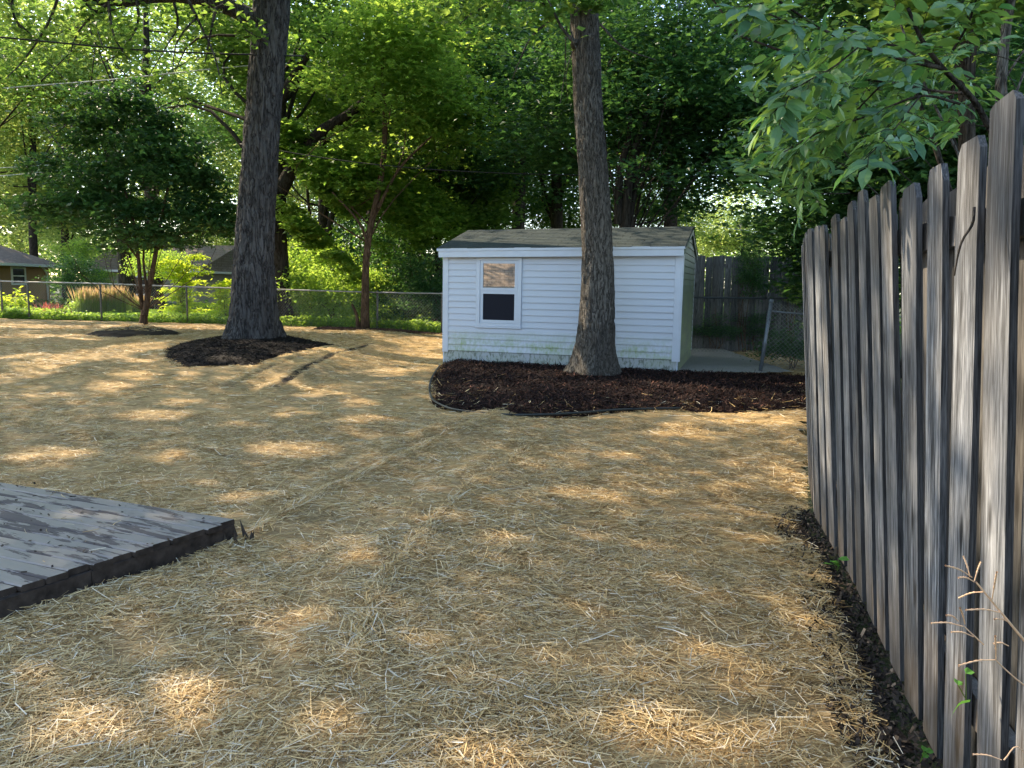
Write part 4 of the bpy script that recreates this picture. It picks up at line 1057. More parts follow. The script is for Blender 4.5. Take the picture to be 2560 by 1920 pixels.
for i in range(2): unit_crown('shade_bush%d' % i, 4200, (1.5, 1.3, 1.1), 'leaf_dark', .12, 30, .26)
TK = {}
def wood_tree(nm, label, px, Y, tr, crowns, bark='bark_dark', group=None, lean=0., top=None, seed=0, extra=None, nl=5, leafm=None):
    """px: image column of the foot; crowns: (px, py, Y, scale, key)"""
    base = gbase(px, Y); r = np.random.default_rng(seed + int(px) + int(Y * 10))
    t = thing(nm, label, 'tree', base, group)
    cs = [(at(a, b_, c), sc_, k) for a, b_, c, sc_, k in crowns]
    topz = max(c[2] for c, _, _ in cs); tc = cs[0][0]
    mb = MB()
    e = np.array([base[0] + lean * (topz - base[2]), base[1], topz]) if top is None else np.array(top)
    path = [base, base + (e - base) * .3 + r.normal(0, .08, 3), base + (e - base) * .65 + r.normal(0, .15, 3), e]
    P = trunk_tube(mb, path, [tr, tr * .85, tr * .7, tr * .3], 10, 18, .3, .35, seed)
    for c, sc_, k in cs:
        for _ in range(nl):
            q = c + r.normal(0, 1.5, 3) * sc_ * np.array([1, 1, .7]); i = r.integers(6, 17)
            limbs(mb, P[i], [q], tr * .33 * (1 - i / 26), r)
    if extra: extra(mb, r, P)
    mb.build('trunk', M[bark], t, True)
    for c, sc_, k in cs:
        if c[1] < 40 and k[:3] in ('mid', 'dee'):        # nearer crowns get a mesh of their own
            R = np.array((4.4, 4.4, 3.6)) * sc_; n_ = int(15500 * max(sc_, .45) ** 1.5 * (1 if sc_ > .6 else 1.15))
            p, _ = crown_pts(n_, c, R, 100, r, .32, .17, .2); p = p[~(sunlit(p) | (shafts(p, .44 if k[0] == 'm' else .58) & (r.random(len(p)) < .92)))]
            link('crown', leaf_mesh('crown', p - base, .17 if c[1] < 25 else .2, r, .45, 1 if c[1] < 26 else 0), M[leafm or ('leaf_maple' if k[0] == 'm' else 'leaf_dark')], t); continue
        o = link('crown', CROWNS[k], None, t); o.location = tuple(c - base); o.rotation_euler = (r.uniform(-.15, .15), r.uniform(-.15, .15), r.uniform(0, 6.28)); o.scale = (sc_,) * 3
    return t
def branch_px(pl, Y, w, dY=0.):
    def f(mb, r, P): 
        for pl_, w_ in (zip(pl, w)):
            q = smoothpath([at(a, b_, Y + dY) for a, b_ in pl_], 12); mb.tube(q, np.linspace(w_, w_ * .45, 12), 8, False)
    return f
wood_tree('oak_tree', 'thick trunk close behind the big left trunk with an arching limb', 700, 24.3, .37, [(640, 0, 26, .95, 'mid0'), (870, 20, 28, .9, 'mid1'), (520, 140, 28.5, .9, 'mid2')], lean=-.01,
          extra=branch_px([[(700, 480), (745, 395), (800, 330), (880, 280), (960, 200)], [(700, 250), (760, 150), (850, 60)]], 24.2, [.23, .15], -.3))
wood_tree('forked_tree', 'dark forked tree behind the shrubs with limbs arching left', 812, 31, .27, [(820, 260, 31, .95, 'mid1'), (980, 330, 32, .85, 'deep0')],
          extra=branch_px([[(806, 690), (795, 640), (770, 610), (735, 590), (705, 545), (690, 500)], [(800, 650), (780, 610), (757, 560)], [(812, 640), (830, 540), (870, 430)]], 31, [.17, .12, .16]))
wood_tree('slim_tree', 'slim brown trunk standing in the line of the wire fence', 912, 22.3, .115, [(960, 180, 22.6, .55, 'mid2'), (730, 440, 23.0, .27, 'mid0'), (1060, 120, 23, .55, 'mid1'), (900, 420, 22.8, .3, 'mid1'), (700, 350, 23.5, .2, 'mid2'), (830, 470, 23.4, .28, 'mid1'), (1010, 400, 23.6, .36, 'mid2'), (790, 560, 23.8, .22, 'mid1'), (900, 650, 23.4, .2, 'mid0'), (1060, 540, 24, .3, 'mid0'), (1150, 300, 23.5, .4, 'mid1')], 'bark_brown', top=at(955, 120, 22.4), nl=1, leafm='leaf_slim',
          extra=branch_px([[(896, 835), (892, 790), (880, 760)], [(925, 640), (900, 560), (830, 480)], [(945, 520), (1000, 420), (1080, 340)]], 22.3, [.07, .05, .05]))
wood_tree('dark_trunk_tree', 'broad dark trunk seen just behind the slim brown one', 928, 36, .36, [(960, 180, 36, 1.1, 'mid0'), (1120, 300, 37, .9, 'deep1')])
wood_tree('dark_trunk_tree', 'dark straight trunk midway between the slim tree and the shed', 975, 42, .3, [(1040, 330, 42, 1.1, 'far0')])
wood_tree('dark_trunk_tree', 'thin dark trunk rising just left of the shed roof', 1094, 25.5, .14, [(1180, 330, 26, .62, 'deep0'), (1060, 420, 27, .5, 'mid1'), (1200, 500, 26.5, .42, 'mid2')], lean=.02)
wood_tree('twin_stem_tree', 'two leaning stems behind the shed beside the grey trunk', 1540, 19.5, .13, [(1650, 260, 19.5, .75, 'deep0'), (1560, 60, 20, .7, 'deep1'), (1760, 400, 20.5, .45, 'deep1'), (1860, 200, 20, .6, 'deep0'), (1430, 300, 21, .5, 'deep0')], top=at(1600, 330, 19.5),
          extra=branch_px([[(1560, 600), (1572, 450), (1590, 360), (1640, 240)], [(1545, 560), (1550, 430), (1575, 330), (1570, 250)]], 19.4, [.13, .11]))
wood_tree('dark_trunk_tree', 'dark trunk behind the small maple in front of the grey house', 315, 35, .36, [(310, 250, 35, 1.1, 'mid1'), (140, 320, 36, .9, 'mid2')])
wood_tree('young_tree', 'bright leafy young tree between the arching limb and the slim trunk', 775, 31.5, .08, [(720, 300, 33, .6, 'mid0'), (860, 430, 32, .5, 'mid1'), (780, 530, 33, .45, 'mid2'), (650, 500, 33, .4, 'mid0')], nl=2, seed=5, leafm='leaf_slim')
wood_tree('young_tree', 'leafy young tree filling the gap left of the shed roof', 1020, 30, .08, [(1000, 520, 30.5, .5, 'mid1'), (1080, 430, 31, .55, 'mid2'), (960, 620, 30, .35, 'mid0')], nl=2, seed=6, leafm='leaf_slim')
wood_tree('sunlit_tree', 'pale sunlit tree filling the upper left corner of the wood', 90, 47, .25, [(40, 110, 46, 1.05, 'far0'), (210, 190, 48, .95, 'far1'), (-60, 330, 47, .9, 'far0'), (330, 90, 49, .9, 'far0')], seed=7)
gw = 'trees of the wood behind the yard'
wl_ = [('tall tree at the top left of the wood with feathery bright leaves', -110, 31, [(90, 90, 31, 1.15, 'mid0'), (-120, 260, 32, 1.0, 'mid1')]),
    ('pale sunlit tree behind the tan house', -60, 58, [(-20, 420, 58, 1.2, 'far1'), (60, 530, 60, .8, 'far0')]),
    ('bright tree between the tan house and the grey house', 165, 50, [(170, 520, 50, .75, 'far0'), (200, 330, 52, 1.1, 'far1')]),
    ('tall leafy tree above the small maple', 390, 33, [(390, 120, 33, 1.1, 'mid2'), (250, 40, 34, 1.0, 'mid1')]),
    ('sunlit tree behind the roof beside the big left trunk', 500, 66, [(480, 470, 66, 1.1, 'far1'), (560, 300, 64, 1.2, 'far0')]),
    ('tall dark tree behind the middle of the shed roof', 1290, 29, [(1290, 200, 29, 1.0, 'deep1'), (1150, 40, 29, 1.0, 'mid1')]),
    ('dark leafy tree left of the grey ridged trunk', 1390, 33, [(1400, 350, 33, .9, 'deep0'), (1340, 60, 32, 1.0, 'deep1')]),
    ('dark tree behind the right half of the shed', 1660, 30, [(1640, 80, 30, 1.0, 'deep0'), (1720, 330, 31, .75, 'mid0')]),
    ('sunlit tree far behind the tall board fence', 1850, 52, [(1850, 570, 52, .75, 'far0'), (1760, 590, 54, .5, 'far1')]),
    ('bright leaning tree above the right end of the board fence', 1985, 40, [(1990, 560, 40, .5, 'far1'), (1960, 330, 41, .8, 'mid0')])]
for k, (lb, px, Y, cs) in enumerate(wl_):
    wood_tree('wood_tree', lb, px, Y, .26 + .02 * (k % 4), cs, group=gw, seed=k, extra=branch_px([[(1985, 660), (1960, 620), (1930, 590), (1890, 545)]], 40, [.16]) if k == 9 else None)
# the rest of the wood: nothing in the picture tells these apart
for k, (px, py, Y, s_, key) in enumerate([(640, 430, 48, .9, 'far0'), (760, 560, 60, .8, 'far1'), (880, 480, 58, .9, 'far1'), (1000, 560, 56, .9, 'mid0'), (1150, 540, 48, .9, 'deep1'), (1280, 470, 46, .9, 'deep0'), (1420, 520, 44, .8, 'mid2'), (1560, 480, 46, .9, 'deep1'),
        (720, 250, 46, 1.2, 'mid1'), (1000, 80, 44, 1.3, 'mid2'), (1500, 180, 42, 1.2, 'deep0'), (1660, 540, 44, .6, 'mid1'), (860, 620, 44, .6, 'deep0'), (740, 640, 46, .6, 'deep1'), (1010, 650, 42, .6, 'deep0'), (600, 620, 70, .7, 'far0'), (320, 540, 74, .8, 'deep1'), (480, 560, 76, .8, 'deep0'), (60, 540, 78, .9, 'mid1'), (180, 600, 72, .6, 'deep1'), (690, 560, 72, .8, 'mid2'), (60, 250, 64, 1.5, 'far0')]):
    wood_tree('wood_tree', 'leafy tree deep in the wood behind the yard', px, Y, .2, [(px, py, Y, s_, key)], group='trees deep in the wood', seed=40 + k)
# behind the near fence, on the right
wood_tree('rough_bark_tree', 'dark rough trunk behind the near board fence', 2368, 9.2, .115, [(2420, -160, 9.6, .55, 'deep0'), (2200, -330, 9.6, .5, 'deep1')], lean=.01)
wood_tree('slender_tree', 'slender mottled trunk behind the tallest near fence boards', 2478, 5.6, .05, [(2560, -280, 6.2, .3, 'mid0')], 'bark_ash', lean=.02)
wood_tree('sunlit_tree', 'sunlit trees seen through gaps above the near board fence', 2300, 34, .25, [(2300, 130, 34, .95, 'far0'), (2520, 200, 33, .9, 'far1'), (2150, 330, 36, .75, 'mid1')])
wood_tree('sunlit_tree', 'bright tree at the top right corner behind the near fence', 2620, 26, .22, [(2600, 60, 26, .8, 'far1'), (2480, 340, 28, .6, 'far0')])
for k, (px, py, Y, s_, lb) in enumerate([(2060, 470, 15, .42, 'dark leafy tree just past the far end of the near fence'), (2230, 420, 14, .45, 'dark leafy tree above the middle of the near fence'), (2390, 330, 13, .4, 'dark leafy tree behind the dark rough trunk')]):
    wood_tree('understory_tree', lb, px + 40, Y, .06, [(px, py, Y, s_, 'deep%d' % (k % 2)), (px + 90, py + 150, Y + .6, s_, 'deep1')], seed=70 + k, nl=3)
wood_tree('shade_tree', 'dark tree shading the ground behind the tall board fence', 2120, 21, .2, [(2090, 330, 21, .55, 'deep1'), (2200, 100, 21.5, .7, 'deep0')])

# ------------------------------------------------------------------ shrubs and garden plants
def shrub(nm, label, px, py, Y, sc_, key, cat='shrub', group=None, zs=1.):
    c = at(px, py, Y); base = np.array([c[0], c[1], float(g(c[0], c[1]))]); t = thing(nm, label, cat, base, group); r = np.random.default_rng(int(px * 7 + py))
    mb = MB()
    for _ in range(6): mb.tube(smoothpath([base + r.normal(0, .06, 3) * [1, 1, 0], (base + c) / 2 + r.normal(0, .1, 3), c + r.normal(0, .5, 3) * sc_], 6), np.linspace(.022, .008, 6) * max(sc_, .5), 5, False)
    mb.build('stem', M['bark_brown'], t)
    o = link('crown', CROWNS[key], None, t); o.location = tuple(c - base); o.scale = (sc_, sc_, sc_ * zs); o.rotation_euler = (0, 0, r.uniform(0, 6))
    return t
for px, py, Y, s_, key, lb, zs in [(735, 735, 24.6, .8, 'bush0', 'leafy green shrub right of the big left trunk behind the wire fence', 1.1), (830, 735, 24.4, .85, 'bush1', 'rounded green shrub left of the slim brown trunk', 1.15), (905, 720, 24.6, .6, 'bush0', 'light green shrub around the foot of the slim brown trunk', 1.2),
        (1010, 770, 24.2, .75, 'shade_bush0', 'low dark shrub behind the wire fence near the shed', .9), (1030, 640, 25.2, .95, 'shade_bush1', 'big dark shrub standing left of the shed', 1.5), (1090, 720, 24.6, .7, 'shade_bush0', 'dark shrub squeezed beside the left corner of the shed', 1.4), (940, 640, 27, .8, 'shade_bush1', 'dark bush behind the slim brown trunk', 1.2),
        (960, 790, 23.6, .4, 'bush1', 'small bright bush at the wire fence post near the shed', 1.), (780, 660, 27.5, .9, 'bush1', 'pale green bush under the forked tree', 1.1), (690, 690, 26, .6, 'bush0', 'light bush beside the thick trunk behind', 1.2),
        (1870, 680, 18.0, .3, 'shade_bush1', 'dark vine hanging over the tall board fence', 1.7), (1790, 825, 18.3, .42, 'shade_bush0', 'low dark weeds at the foot of the tall board fence', .7), (1885, 822, 18.2, .4, 'shade_bush1', 'dark leafy weeds left of the leaning gate', .8), (1985, 870, 14.6, .42, 'shade_bush0', 'green weeds growing behind the wire gate', .9), (1985, 735, 17.6, .2, 'bush0', 'small leafy vine sprig on the tall fence above the gate', 1.),
        (190, 690, 36, .8, 'shade_bush1', 'dark shrub at the corner of the tan house', 1.), (188, 640, 40, .75, 'bush0', 'pale tree like shrub between the two houses', 1.2), (395, 660, 29, .6, 'bush1', 'bright leafy shoot just right of the small maple stems', 1.), (238, 700, 40, .6, 'bush0', 'light shrub in front of the grey house', 1.)]:
    shrub('shrub', lb, px, py, Y, s_, key, zs=zs)
# lime shrubs with drooping tiers
def lime_shrub(label, px0, px1, py0, py1, Y, n, tiers, seed):
    r = np.random.default_rng(seed); c = at((px0 + px1) / 2, py1, Y); base = np.array([c[0], c[1], float(g(c[0], c[1]))])
    t = thing('lime_shrub', label, 'shrub', base); mb = MB(); allp = []
    for k in range(tiers):
        py = py0 + (py1 - py0) * (k + .3) / tiers; sg = r.choice([-1, 1]) if k else 1
        a = at((px0 + px1) / 2 + r.normal(0, 8), py + 14, Y); e = at(px0 + r.uniform(0, 25) if k % 2 else px1 - r.uniform(0, 25), py + r.uniform(0, 16), Y + r.normal(0, .3))
        q = smoothpath([base, (base + a) / 2 + r.normal(0, .05, 3), a, e], 10); mb.tube(q, np.linspace(.02, .005, 10), 5, False)
        i = r.uniform(4, 9.0, n // tiers); j = i.astype(int); u = i - j; p = q[j] * (1 - u)[:, None] + q[np.minimum(j + 1, 9)] * u[:, None]
        p = p + r.normal(0, 1, p.shape) * np.array([.1, .12, .045]); allp.append(p)
    mb.build('stem', M['bark_brown'], t)
    link('crown', leaf_mesh('crown', np.concatenate(allp) - base, .12, r, .5, 2, .38), M['leaf_lime'], t)
lime_shrub('yellow green shrub with drooping feathery tiers behind the wire fence', 388, 522, 630, 800, 25.6, 4600, 15, 3)
lime_shrub('yellow green bush just left of the big left trunk', 520, 600, 690, 822, 24.9, 2600, 11, 4)
def leafy_plant(label, px, pyt, pyb, Y, n, wpx, seed, leafm='leaf_lime', nm='garden_plant', size=.13):
    r = np.random.default_rng(seed); tp = at(px, pyt, Y); base = gbase(px, Y); t = thing(nm, label, 'plant', base); mb = MB(); w = wpx / 1970 * Y
    pts = []
    for k in range(7):
        e = tp + np.array([r.uniform(-w, w), r.uniform(-.3, .3), -r.uniform(0, .6) * (tp[2] - base[2])]); q = smoothpath([base, (base + e) / 2 + [0, 0, .1], e], 7); mb.tube(q, np.linspace(.012, .004, 7), 4, False)
        pts.append(q[r.integers(2, 7, n // 7)] + r.normal(0, .09, (n // 7, 3)))
    mb.build('stem', M['blade'], t); link('crown', leaf_mesh('crown', np.concatenate(pts) - base, size, r, .5, 2, .55), M[leafm], t)
leafy_plant('broad leaved yellow green plant near the left fence posts', 50, 722, 790, 26.2, 330, 32, 5)
leafy_plant('yellow green plant cut off by the left edge', 2, 735, 790, 26.0, 200, 22, 6)
leafy_plant('small pale green plant left of the tall orange grasses', 181, 742, 778, 28.5, 140, 12, 7, 'leaf_shrub')
def grassy(nm, label, px, pyt, Y, wpx, n, seed, bladem, plume=0., spread=.35, group=None, wid=.012):
    r = np.random.default_rng(seed); tp = at(px, pyt, Y); base = gbase(px, Y); base[2] += .05; Hh = tp[2] - base[2]; w = wpx / 1970 * Y
    t = thing(nm, label, 'grass', base, group)
    def blades(n, h0, h1, wd):
        V = []; 
        for _ in range(n):
            x, y = r.normal(0, w * .35), r.normal(0, w * .35); an = r.uniform(0, 6.28); o = r.uniform(0, spread) * Hh * .6; hh = Hh * (h0 + (h1 - h0) * r.random() ** .7); s_ = np.array([math.sin(an + 1.6), math.cos(an + 1.6), 0]) * wd
            d = np.array([math.sin(an), math.cos(an), 0]) * o
            for k, f_ in enumerate((0, .5, 1)):
                c = np.array([x, y, 0]) + d * f_ ** 2 + np.array([0, 0, hh * (f_ - .12 * f_ * f_ * spread)]); ww = s_ * (1 - .8 * f_); V += [c - ww, c + ww]
        b = np.arange(n)[:, None] * 6; Fc = np.concatenate([b + np.array([[0, 1, 3, 2]]), b + np.array([[2, 3, 5, 4]])])
        return mesh_np('blades', np.array(V), Fc, 4, {'rnd': np.repeat(r.random(n), 6)})
    link('blades', blades(n, .35, .95, wid), bladem, t)
    if plume:
        V = []; m_ = int(n * plume)
        for _ in range(m_):
            x, y = r.normal(0, w * .42), r.normal(0, w * .42); hh = Hh * r.uniform(.78, 1.06); z0 = hh * r.uniform(.5, .72); an = r.uniform(0, 6.28); s_ = np.array([math.sin(an), math.cos(an), 0]) * .011; o = np.array([x, y, 0]) * .35
            for f_, w_ in ((0, .5), (.45, 1.5), (1, .2)):
                c = np.array([x, y, 0]) + o * f_ + np.array([0, 0, z0 + (hh - z0) * f_]); V += [c - s_ * w_, c + s_ * w_]
        b = np.arange(m_)[:, None] * 6; Fc = np.concatenate([b + np.array([[0, 1, 3, 2]]), b + np.array([[2, 3, 5, 4]])])
        link('plume', mesh_np('plume', np.array(V), Fc, 4, {'rnd': np.repeat(r.random(m_), 6)}), M['plume'], t)
    return t
for k, (px, pyt, wp) in enumerate([(208, 718, 26), (240, 722, 24), (268, 714, 30), (298, 718, 26)]):
    grassy('ornamental_grass', ['clump of tall feathery grass with orange plumes, leftmost of the row', 'green upright grass clump second in the orange plumed row', 'widest orange plumed grass clump behind the fence post', 'faded feathery grass clump right of the fence post'][k], px, pyt, 28.5 + .3 * k, wp, 420, 60 + k, M['blade'], .34, .35, 'plumed grasses in the neighbouring garden')
grassy('ornamental_grass', 'dry dark grass clump nearest the small maple', 345, 735, 29.5, 30, 260, 66, M['blade'], .35, .45, 'plumed grasses in the neighbouring garden')
grassy('spiky_plant', 'dusky red spiky plant left of its twin', 110, 742, 26.8, 34, 60, 70, M['leaf_red'], 0, 1.5, None, .03)
grassy('spiky_plant', 'dusky red spiky plant right of its twin', 147, 746, 26.8, 30, 60, 71, M['leaf_red'], 0, 1.5, None, .03)
# ground cover along the wire fence, lawn blades
n_ = 15000; i = wr.uniform(0, 6.99, n_); j = i.astype(int); u = i - j; cx = np.array(chain_xy)
P_ = cx[j] * (1 - u)[:, None] + cx[j + 1] * u[:, None]; P_ = np.stack([P_[:, 0], P_[:, 1] + wr.gamma(1.5, .22, n_) - .05, np.zeros(n_)], 1)
P_[:, 2] = g(P_[:, 0], P_[:, 1]) + wr.random(n_) ** 1.6 * (.1 + .42 * fbm(P_[:, 0] * 1.1, P_[:, 1] * 1.1, 88, 2))
kind(link('ground_cover', leaf_mesh('ground_cover', P_, .085, wr, .5, 0, .7), M['leaf_shrub']), 'stuff', 'low weeds and ivy along the foot of the wire fence')
x, y = scatter(30000, -19, -3, 25, 33, lambda x, y: inside(x, y, nl)); P_ = np.stack([x, y, g(x, y) + .06], 1)
kind(link('grass', leaf_mesh('grass', P_, .1, wr, 1.5, 0, .1), M['lawn_blade']), 'stuff', 'short grass of the neighbouring lawn')
n_ = 9000; P_ = np.stack([wr.uniform(-5.5, -1.6, n_), wr.uniform(21.7, 24, n_), np.zeros(n_)], 1); P_[:, 2] = g(P_[:, 0], P_[:, 1]) + .01
kind(link('fallen_leaves', leaf_mesh('fallen_leaves', P_[P_[:, 1] < 22.9 + .1 * (-P_[:, 0])], .08, wr, .5), plain('dead_leaf', (.09, .05, .035), .9)), 'stuff', 'brown dead leaves along the fence by the shed')
n_ = 26000; P_ = np.stack([wr.uniform(-30, 14, n_), wr.uniform(26, 62, n_), np.zeros(n_)], 1); k_ = ~((P_[:, 0] < -6) & (P_[:, 1] < 38)); P_ = P_[k_]; P_[:, 2] = g(P_[:, 0], P_[:, 1]) + wr.random(len(P_)) ** 1.5 * 1.1 * fbm(P_[:, 0] * .5, P_[:, 1] * .5, 90, 2)
kind(link('undergrowth', leaf_mesh('undergrowth', P_, .28, wr, .6), M['leaf_maple']), 'stuff', 'leafy undergrowth on the floor of the wood')
n_ = 42000; xx_ = wr.uniform(-130, 80, n_); hh_ = 2.5 + 9 * fbm(xx_ * .06, xx_ * 0, 14, 3); P_ = np.stack([xx_, 92 + wr.normal(0, 4, n_), -1 + hh_ * wr.random(n_) ** .8], 1)
kind(link('treeline', leaf_mesh('treeline', P_, .75, wr, .8), M['leaf_maple']), 'stuff', 'far wall of trees closing the view')
# timbers lying behind the wire fence
for k, (a, b_, w_, lb) in enumerate([((690, 812), (800, 819), .09, 'weathered timber lying behind the wire fence, upper one'), ((700, 829), (790, 833), .1, 'grey timber lying at the foot of the wire fence'), ((985, 832), (1105, 838), .09, 'concrete coloured timber along the fence foot beside the shed')]):
    p0, p1 = at(*a, 23.6 - .7 * (k == 2)), at(*b_, 23.3 - .9 * (k == 2)); d = p1 - p0; L = np.linalg.norm(d[:2]); an = math.atan2(d[1], d[0])
    o = MB().box(0, L, -w_, w_, -w_, w_).build('landscape_timber', M['timber']); o.location = tuple(p0); o.rotation_euler = (0, -math.asin(d[2] / np.linalg.norm(d)), an); tag(o, lb, 'timber')
# overhead cables
for pts, Y0, Y1, w_, mt, lb in [([(-300, 70), (0, 93), (350, 125), (640, 137), (760, 140)], 15, 18, .017, 'cable_black', 'black overhead cable crossing high at the left'), ([(-300, 245), (0, 221), (290, 198), (640, 163), (800, 168)], 20, 27, .018, 'cable_pale', 'pale overhead cable rising towards the big left trunk'),
        ([(-200, 428), (0, 420), (135, 412), (330, 400)], 36, 40, .02, 'cable_pale', 'upper of two pale cables above the tan house'), ([(-200, 452), (0, 440), (135, 428), (330, 414)], 36, 40, .02, 'cable_pale', 'lower of two pale cables above the tan house'),
        ([(600, 360), (860, 402), (1130, 427), (1500, 439), (1900, 440), (2300, 430)], 21.5, 18.0, .014, 'cable_black', 'black cable sagging behind the trunk above the shed'), ([(1700, 545), (1830, 572), (2030, 592)], 30, 30, .012, 'cable_pale', 'thin pale wire above the tall board fence')]:
    q = [at(a, b_, Y0 + (Y1 - Y0) * i / (len(pts) - 1)) for i, (a, b_) in enumerate(pts)]
    tag(MB().tube(smoothpath(q, 24), w_, 5).build('overhead_cable', M[mt], None, True), lb, 'cable')
rp = at(763, 441, 23.0); tag(MB().tube([rp + np.array([0, 0, z]) for z in (-.07, -.05, 0, .04, .07)], [.02, .06, .065, .05, .015], 8).build('hanging_ornament', M['red_plastic'], None, True), 'small bright red ornament hanging among lit leaves', 'ornament')

# ------------------------------------------------------------------ leafy branch over the near fence
sap = thing('ash_sapling', 'leafy sapling reaching over the near board fence', 'tree', (2.35, 3.75, 0))
sr = np.random.default_rng(31); mb = MB()
BR = [([(2480, 330, 3.65), (2430, 245, 3.6), (2357, 171, 3.5), (2303, 97, 3.45), (2270, 20, 3.4)], .016), ([(2357, 171, 3.5), (2256, 148, 3.4), (2150, 115, 3.3), (2058, 74, 3.2), (1949, 4, 3.1)], .010), ([(2058, 74, 3.2), (1960, 50, 3.1), (1870, 10, 3.0)], .005),
      ([(2330, 160, 3.5), (2230, 112, 3.5), (2150, 120, 3.6), (2030, 125, 3.7), (1900, 165, 3.7)], .006), ([(2420, 235, 3.6), (2320, 225, 3.8), (2210, 205, 4.0), (2080, 195, 4.1), (1960, 230, 4.1)], .007), ([(2400, 260, 3.6), (2300, 240, 3.6), (2170, 290, 3.7), (2050, 330, 3.8), (1960, 380, 3.9)], .006),
      ([(2380, 130, 3.5), (2420, 60, 3.4), (2440, 0, 3.3)], .007), ([(2150, 115, 3.3), (2080, 170, 3.2), (2000, 215, 3.15), (1930, 285, 3.1)], .004), ([(2210, 205, 4.0), (2120, 300, 4.2), (2010, 430, 4.4)], .005), ([(2300, 240, 3.6), (2230, 330, 3.3), (2160, 400, 3.1)], .004)]
mb.tube([(2.5, 3.9, 0), (2.47, 3.8, 1.0), tuple(at(2480, 330, 3.65))], [.03, .026, .016], 7)
ends = []; st = MB()
for pl, w in BR:
    q = smoothpath([at(*p) for p in pl], 14); mb.tube(q, np.linspace(w, w * .45, 14), 6, False); ends.append(q)
def leaflet_mesh(rv, lng=1., wd=.42):
    xs_ = np.linspace(0, 1, 7); wv_ = wd * np.sin(np.pi * xs_ ** .8) * .5; V = []
    for i, x in enumerate(xs_):
        z = -.16 * x * x + .02 * math.sin(i * 2.1)
        V += [(x, 0, z - .035), (x, wv_[i] + .006, z + .01 + .012 * math.sin(i * 1.7)), (x, -wv_[i] - .006, z + .01 - .012 * math.sin(i * 1.3))]
    f = []
    for i in range(6):
        a = i * 3; f += [(a, a + 3, a + 4, a + 1), (a, a + 2, a + 5, a + 3)]
    me = bpy.data.meshes.new('leaf'); me.from_pydata(V, [], f); me.polygons.foreach_set('use_smooth', [True] * len(f)); at_ = me.attributes.new('rnd', 'FLOAT', 'POINT'); at_.data.foreach_set('value', [rv] * len(V)); me.materials.append(M['leaf_ash']); me.update(); return me
LM = [leaflet_mesh(v, 1, w_) for v, w_ in ((.05, .4), (.2, .46), (.35, .42), (.5, .38), (.65, .45), (.95, .42))]
nleaf = 0; bulk = []
sb = np.array(sap.location)
def compound(p, d, L, nl, near):
    """a stalk with paired leaflets"""
    global nleaf
    d = d / np.linalg.norm(d); side = np.cross(d, [0, 0, 1.]); side /= np.linalg.norm(side) + 1e-9; upv = np.cross(side, d); upv = upv + sr.normal(0, .35, 3); upv -= d * (upv @ d); upv /= np.linalg.norm(upv); side = np.cross(d, upv)
    q = [p, p + d * L * .5 + [0, 0, .01], p + d * L + [0, 0, -.02]]; st.tube(smoothpath(q, 4), .0016, 3, False)
    for k in range(nl):
        t = (k // 2 + 1) / (nl // 2 + 1); sg = 0 if k == nl - 1 else (1 if k % 2 else -1); c = p + d * L * (t if sg else 1.)
        ax = d * (.55 if sg else 1) + side * sg * .85 + np.array([0, 0, -.18]) + sr.normal(0, .12, 3); ax /= np.linalg.norm(ax); nz = upv + sr.normal(0, .3, 3); nz -= ax * (nz @ ax); nz /= np.linalg.norm(nz); yy = np.cross(nz, ax)
        s_ = sr.uniform(.072, .108) * (1.1 if not sg else 1)
        if near and nleaf < 270:
            o = link('leaf', LM[sr.integers(0, 6)], None, sap); nleaf += 1; lc = c - sb
            o.matrix_local = Matrix(((ax[0] * s_, yy[0] * s_, nz[0] * s_, lc[0]), (ax[1] * s_, yy[1] * s_, nz[1] * s_, lc[1]), (ax[2] * s_, yy[2] * s_, nz[2] * s_, lc[2]), (0, 0, 0, 1)))
        else: bulk.append((c + ax * s_ * .5, ax, yy, nz, s_))
for bi, q in enumerate(ends):
    m_ = [6, 16, 9, 14, 16, 16, 8, 14, 14, 11][bi]
    for k in range(m_):
        t = .25 + .75 * (k + .5) / m_ if bi else .5 + .5 * k / m_; i = min(int(t * 13), 12); p = q[i]; tg = q[i + 1] - q[i]; tg /= np.linalg.norm(tg)
        sd = np.cross(tg, [0, 0, 1]) * (1 if k % 2 else -1); d = tg * .7 + sd * sr.uniform(.2, .9) + np.array([0, 0, sr.uniform(-.5, .25)])
        compound(p, d, sr.uniform(.1, .17), int(sr.choice([5, 5, 7])), q[i][1] < 3.75)
# further twigs behind, a leafy mass of smaller leaves
for k in range(300):
    px, py = sr.uniform(1870, 2440), sr.uniform(60, 530)
    if py > 540 - (px - 1860) * .36 or (px < 1980 and py < 150): continue
    Yk = sr.uniform(4.2, 6.4); p = at(px, py, Yk); compound(p, sr.normal(0, 1, 3) * [1, 1, .3] + [-.5, 0, 0], sr.uniform(.12, .18), 7, False)
    if k % 9 == 0: st.tube(smoothpath([p, p + [.15, .05, sr.uniform(-.1, .06)], p + [.4, .1, sr.uniform(-.3, .1)]], 5), np.linspace(.0015, .004, 5), 4, False)
mb.build('trunk', M['bark_dark'], sap, True); kind(st.build('leaf_stalks', M['bark_dark'], sap), 'stuff')
C_ = np.array([b_[0] for b_ in bulk]); AX = np.array([b_[1] for b_ in bulk]); YY = np.array([b_[2] for b_ in bulk]); NZ = np.array([b_[3] for b_ in bulk]); S_ = np.array([b_[4] for b_ in bulk])
prof = [(-.5, 0, 0), (-.2, .2, .03), (.15, .18, .01), (.5, 0, -.14), (.15, -.18, .01), (-.2, -.2, .03), (0, 0, -.03)]
V = np.stack([C_ - sb + AX * (S_ * x)[:, None] + YY * (S_ * y)[:, None] + NZ * (S_ * z)[:, None] for x, y, z in prof], 1).reshape(-1, 3)
